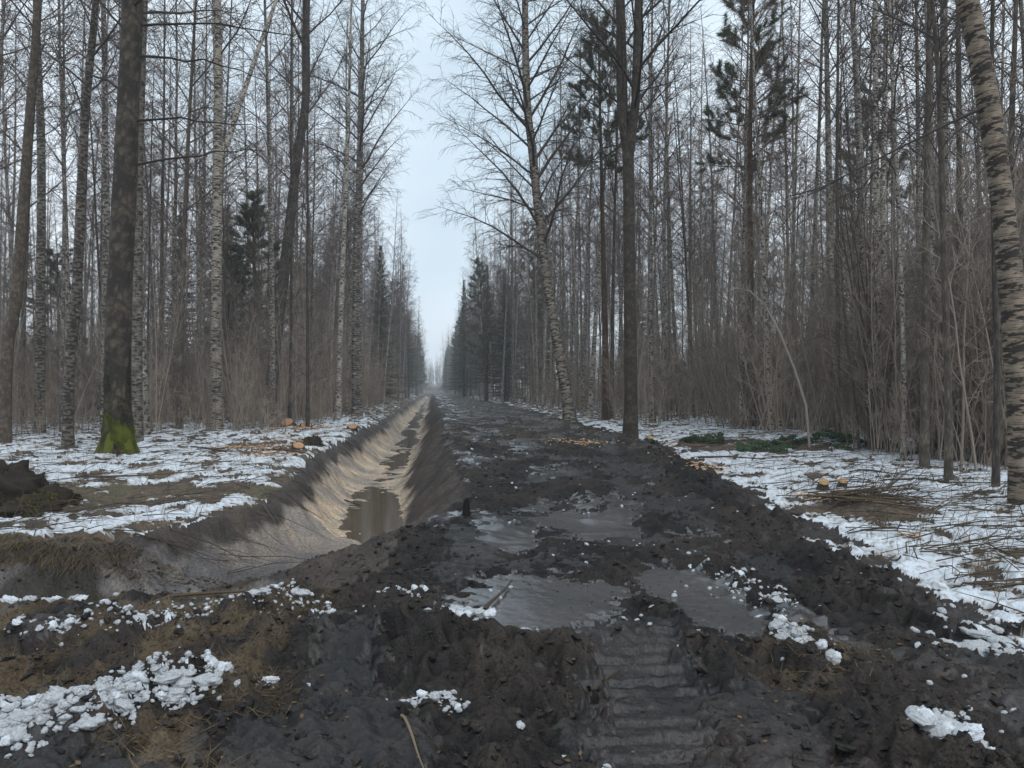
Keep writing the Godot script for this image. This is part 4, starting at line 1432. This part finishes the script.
		put("branch", sh.mesh(), mats.twig, pile)
	tag(pile, "low heap of brown cut branches behind the pair of cut stumps", "brush pile")
	# black stub standing at the ditch rim
	var stub := Shape.new()
	var sb := feet(466, 9.3)
	stub.tube(PackedVector3Array([Vector3(0, -0.08, 0), Vector3(0.005, 0.06, 0), Vector3(0.0, 0.15, 0.01), Vector3(0.01, 0.20, 0.012), Vector3(0.012, 0.225, 0.012)]), PackedFloat32Array([0.060, 0.052, 0.046, 0.040, 0.012]), 10, Color(0.020, 0.016, 0.014), 1.0, 0.5, noise_churn)
	var so := put("wooden_stub", stub.mesh(), mats.clod)
	so.position = sb
	tag(so, "short black stub of wood standing upright at the ditch rim", "stub")
	# dark stone
	var st := put("stone", lump_mesh(31, 0.22, 0.62, 12, Color(0.035, 0.036, 0.040)), mats.slick)
	var sp := feet(759, 5.35)
	st.position = sp + Vector3(0, 0.03, 0)
	st.basis = Basis.from_euler(Vector3(0.1, 0.3, 0.05)).scaled_local(Vector3(0.095, 0.06, 0.06))
	tag(st, "smooth dark oblong stone in the mud by the grey wet strip", "stone")
	# torn turf and root mass at the left edge
	var turf_spots := [[8, 478, 11.3, 0.52, 0.48, "dark torn root clump with moss at the left edge"], [52, 494, 10.9, 0.34, 0.26, "smaller dark turf lump beside the root clump"], [28, 505, 10.4, 0.34, 0.18, "low brown turf lump in front of the root clump"], [313, 447, 20.4, 0.24, 0.22, "dark mossy knob above the orange stump"]]
	for q in turf_spots:
		var f := feet(q[0], q[2])
		var lm := lump_mesh(40 + int(q[0]), 0.6, 1.0, 22, Color(0.032, 0.024, 0.016))
		var o := base("turf_clump", f)
		var body := put("soil", lm, mats.clod, o)
		body.basis = Basis().scaled(Vector3(q[3], q[4], q[3]))
		var fur := Shape.new()
		for i in 1400:
			var a := r.randf() * TAU
			var th := acos(r.randf_range(-0.05, 1.0))
			var dd := Vector3(sin(th) * cos(a), cos(th), sin(th) * sin(a))
			var p: Vector3 = dd * Vector3(q[3], q[4], q[3]) * 0.95
			var e := (dd * 0.6 + Vector3(r.randf_range(-1, 1), r.randf_range(-1, 0.3), r.randf_range(-1, 1))).normalized()
			var cc := Color(0.10, 0.068, 0.034).lerp(Color(0.05, 0.055, 0.014), r.randf()) * r.randf_range(0.5, 1.2)
			fur.blade(p, p + e * r.randf_range(0.04, 0.14), e.cross(dd).normalized() * 0.005, cc)
		put("roots", fur.mesh(), mats.twig, o)
		tag(o, q[5], "turf")

func _ready() -> void:
	# ---- camera
	var cam := Camera3D.new()
	cam.name = "camera"
	add_child(cam)
	cam.position = Vector3(0, EYE, 0)
	cam.rotation = Vector3(atan((HORIZON - 384.0) / LENS), -YAW, 0)
	cam.fov = rad_to_deg(2.0 * atan(384.0 / LENS))
	cam.near = 0.05
	cam.far = 2000.0
	cam.current = true
	# ---- overcast sky
	var env := Environment.new()
	env.background_mode = Environment.BG_SKY
	var psm := PanoramaSkyMaterial.new()
	var cloud := noise(71, 1.3, 4)
	var pano := Image.create(512, 256, false, Image.FORMAT_RGBF)
	for py in 256:
		for px in 512:
			var el := (0.5 - (py + 0.5) / 256.0) * PI
			var az := (px + 0.5) / 512.0 * TAU
			var dir := Vector3(cos(az) * cos(el), sin(el) * 1.6, sin(az) * cos(el))
			var g := clampf(0.5 + cloud.get_noise_3dv(dir) * 0.9, 0.0, 1.0)
			var c := Color(0.41, 0.505, 0.585).lerp(Color(0.71, 0.775, 0.835), g)
			if el < 0.0: c = c.lerp(Color(0.10, 0.10, 0.10), clampf(-el * 8.0, 0.0, 1.0))
			pano.set_pixel(px, py, c)
	psm.panorama = ImageTexture.create_from_image(pano)
	var sky := Sky.new()
	sky.sky_material = psm
	env.sky = sky
	env.tonemap_mode = Environment.TONE_MAPPER_LINEAR
	env.tonemap_exposure = 1.66
	env.sdfgi_enabled = true
	env.ssao_enabled = true
	env.ssil_enabled = true
	env.fog_enabled = true
	env.fog_density = 0.0012
	env.fog_light_color = Color(0.84, 0.86, 0.88)
	var we := WorldEnvironment.new()
	we.name = "world_environment"
	we.environment = env
	add_child(we)
	var sun := DirectionalLight3D.new()
	sun.name = "sun"
	sun.light_energy = 0.35
	sun.light_color = Color(0.97, 0.98, 1.0)
	sun.light_angular_distance = 30.0
	sun.shadow_enabled = true
	sun.rotation_degrees = Vector3(-52, 25, 0)
	add_child(sun)
	# ---- materials
	rng.seed = 1
	noise_big = noise(3, 0.07, 2)
	noise_mid = noise(5, 0.9, 3)
	noise_churn = noise(8, 2.6, 5)
	noise_fine = noise(12, 9.0, 4)
	noise_snow = noise(17, 1.1, 5)
	noise_tone = noise(21, 0.55, 4)
	noise_streak = noise(25, 0.7, 4)
	var grain := normal_image(61, 0.03, 5, 14.0)
	var grit := speckle(63, 0.035, 0.22, 1.0)
	var flecks := speckle(66, 0.05, 0.45, 1.0, 0.30)
	mats.litter = plain(0.95); grainy(mats.litter, grain, 2.0, 0.7)
	mats.snow = plain(0.75, 0.3); grainy(mats.snow, grain, 2.6, 0.35)
	mats.mud = plain(0.60, 0.30); grainy(mats.mud, grain, 3.1, 0.9)
	mats.slick = plain(0.20, 0.65); grainy(mats.slick, grain, 1.1, 0.03)
	mats.pressed = plain(0.45, 0.38); grainy(mats.pressed, grain, 2.4, 0.35)
	mats.bank = plain(0.58, 0.38); grainy(mats.bank, grain, 1.3, 0.4)
	mats.clod = plain(0.60, 0.28); grainy(mats.clod, grain, 5.0, 0.6)
	for k in ["litter", "mud", "bank", "clod", "pressed"]: mats[k].albedo_texture = grit
	mats.snow.albedo_texture = flecks
	mats.slick.albedo_texture = flecks
	mats.lump = StandardMaterial3D.new()
	mats.lump.albedo_color = srgb(0.62, 0.65, 0.68)
	mats.lump.roughness = 0.8
	mats.lump.metallic_specular = 0.3
	grainy(mats.lump, grain, 4.0, 0.4)
	mats.lump.albedo_texture = speckle(69, 0.03, 0.35, 1.0, 0.25)
	mats.dirty_snow = mats.lump.duplicate()
	mats.dirty_snow.albedo_color = srgb(0.44, 0.45, 0.46)
	mats.twig = plain(0.85, 0.3)
	mats.chips = plain(0.85, 0.3)
	mats.needles = plain(0.75, 0.3)
	mats.moss = plain(0.95, 0.2)
	mats.water = StandardMaterial3D.new()
	mats.water.albedo_color = srgb(0.085, 0.062, 0.040)
	mats.water.roughness = 0.06
	mats.water.metallic_specular = 0.5
	mats.birch_pale = bark_birch(101, 0.63, 0.02)
	mats.birch_grey = bark_birch(111, 0.52, 0.08)
	mats.birch_mottled = bark_birch(121, 0.64, 0.14)
	mats.birch_dark = bark_birch(131, 0.53, 0.20)
	mats.birch_big = bark_birch(141, 0.64, 0.10, 2.3)
	mats.dark_bark = bark_rough(151, Color(0.42, 0.38, 0.34), Color(0.18, 0.16, 0.14), 0.35)
	mats.aspen_bark = bark_rough(161, Color(0.42, 0.37, 0.31), Color(0.15, 0.125, 0.10), 0.5)
	mats.alder_bark = bark_rough(171, Color(0.47, 0.43, 0.37), Color(0.24, 0.21, 0.18), 0.6)
	mats.pine_bark = bark_rough(181, Color(0.47, 0.36, 0.29), Color(0.22, 0.16, 0.13), 0.45)
	print("materials ", Time.get_ticks_msec())
	# ---- setting
	build_ground()
	print("ground ", Time.get_ticks_msec())
	var wat := Shape.new()
	var wl := -0.752
	for i in 62:
		var d0 := 9.0 + i * 4.0
		wat.quad(Vector3(-2.4, wl, -d0), Vector3(-0.1, wl, -d0), Vector3(-0.1, wl, -d0 - 4.0), Vector3(-2.4, wl, -d0 - 4.0), Color.WHITE)
	tag(put("water", wat.mesh(), mats.water), "still brown water lying in pools along the ditch bottom", "water", "", "structure")
	# ---- trees
	make_birch(201, 23.0, 0.115, 0.34, 40, 2.7, mats.birch_pale, "slender pale birch")
	make_birch(202, 25.0, 0.135, 0.38, 40, 3.0, mats.birch_grey, "grey mottled birch")
	make_birch(203, 21.0, 0.09, 0.36, 36, 2.3, mats.birch_mottled, "thin mottled birch")
	make_birch(204, 24.0, 0.125, 0.34, 40, 3.0, mats.birch_dark, "dark-flecked birch")
	make_birch(205, 19.0, 0.075, 0.32, 34, 2.1, mats.birch_pale, "thin pale birch pole")
	make_birch(206, 22.0, 0.10, 0.30, 38, 2.8, mats.alder_bark, "smooth grey-brown birch", 0.3)
	make_birch(207, 16.0, 0.06, 0.26, 32, 1.8, mats.dark_bark, "thin dark bare stem", 0.2)
	make_birch(208, 23.0, 0.10, 0.42, 34, 2.6, mats.birch_grey, "straight grey birch")
	make_pine(301, 18.0, 0.17, 0.62)
	make_pine(302, 18.0, 0.16, 0.54)
	make_pine(303, 18.0, 0.15, 0.60)
	make_spruce(311, 18.0, 0.17, 3.3, 0.10)
	make_spruce(312, 17.0, 0.16, 2.9, 0.14)
	make_spruce(313, 14.0, 0.12, 2.4, 0.06)
	make_pine(304, 13.0, 0.13, 0.22)
	make_pine(305, 12.0, 0.12, 0.18)
	for s in 4: make_brush(330 + s, 4.4, 4, 1.3, Color(0.30, 0.24, 0.185) * (1.0 - 0.16 * s))
	for s in 5: make_brush(340 + s, 8.0, 2, 1.0, Color(0.30, 0.245, 0.20) * (1.0 - 0.13 * s))
	for s in 2: make_brush(350 + s, 2.6, 5, 1.3, Color(0.29, 0.235, 0.185))
	print("kinds ", Time.get_ticks_msec())
	build_heroes()
	build_forest()
	build_undergrowth()
	print("forest ", Time.get_ticks_msec())
	build_details()
	print("done ", Time.get_ticks_msec())
	var tris := 0
	var seen := {}
	for o in find_children("*", "MeshInstance3D", true, false):
		if not seen.has(o.mesh):
			seen[o.mesh] = true
			tris += o.mesh.get_faces().size() / 3
	print("triangles ", tris)
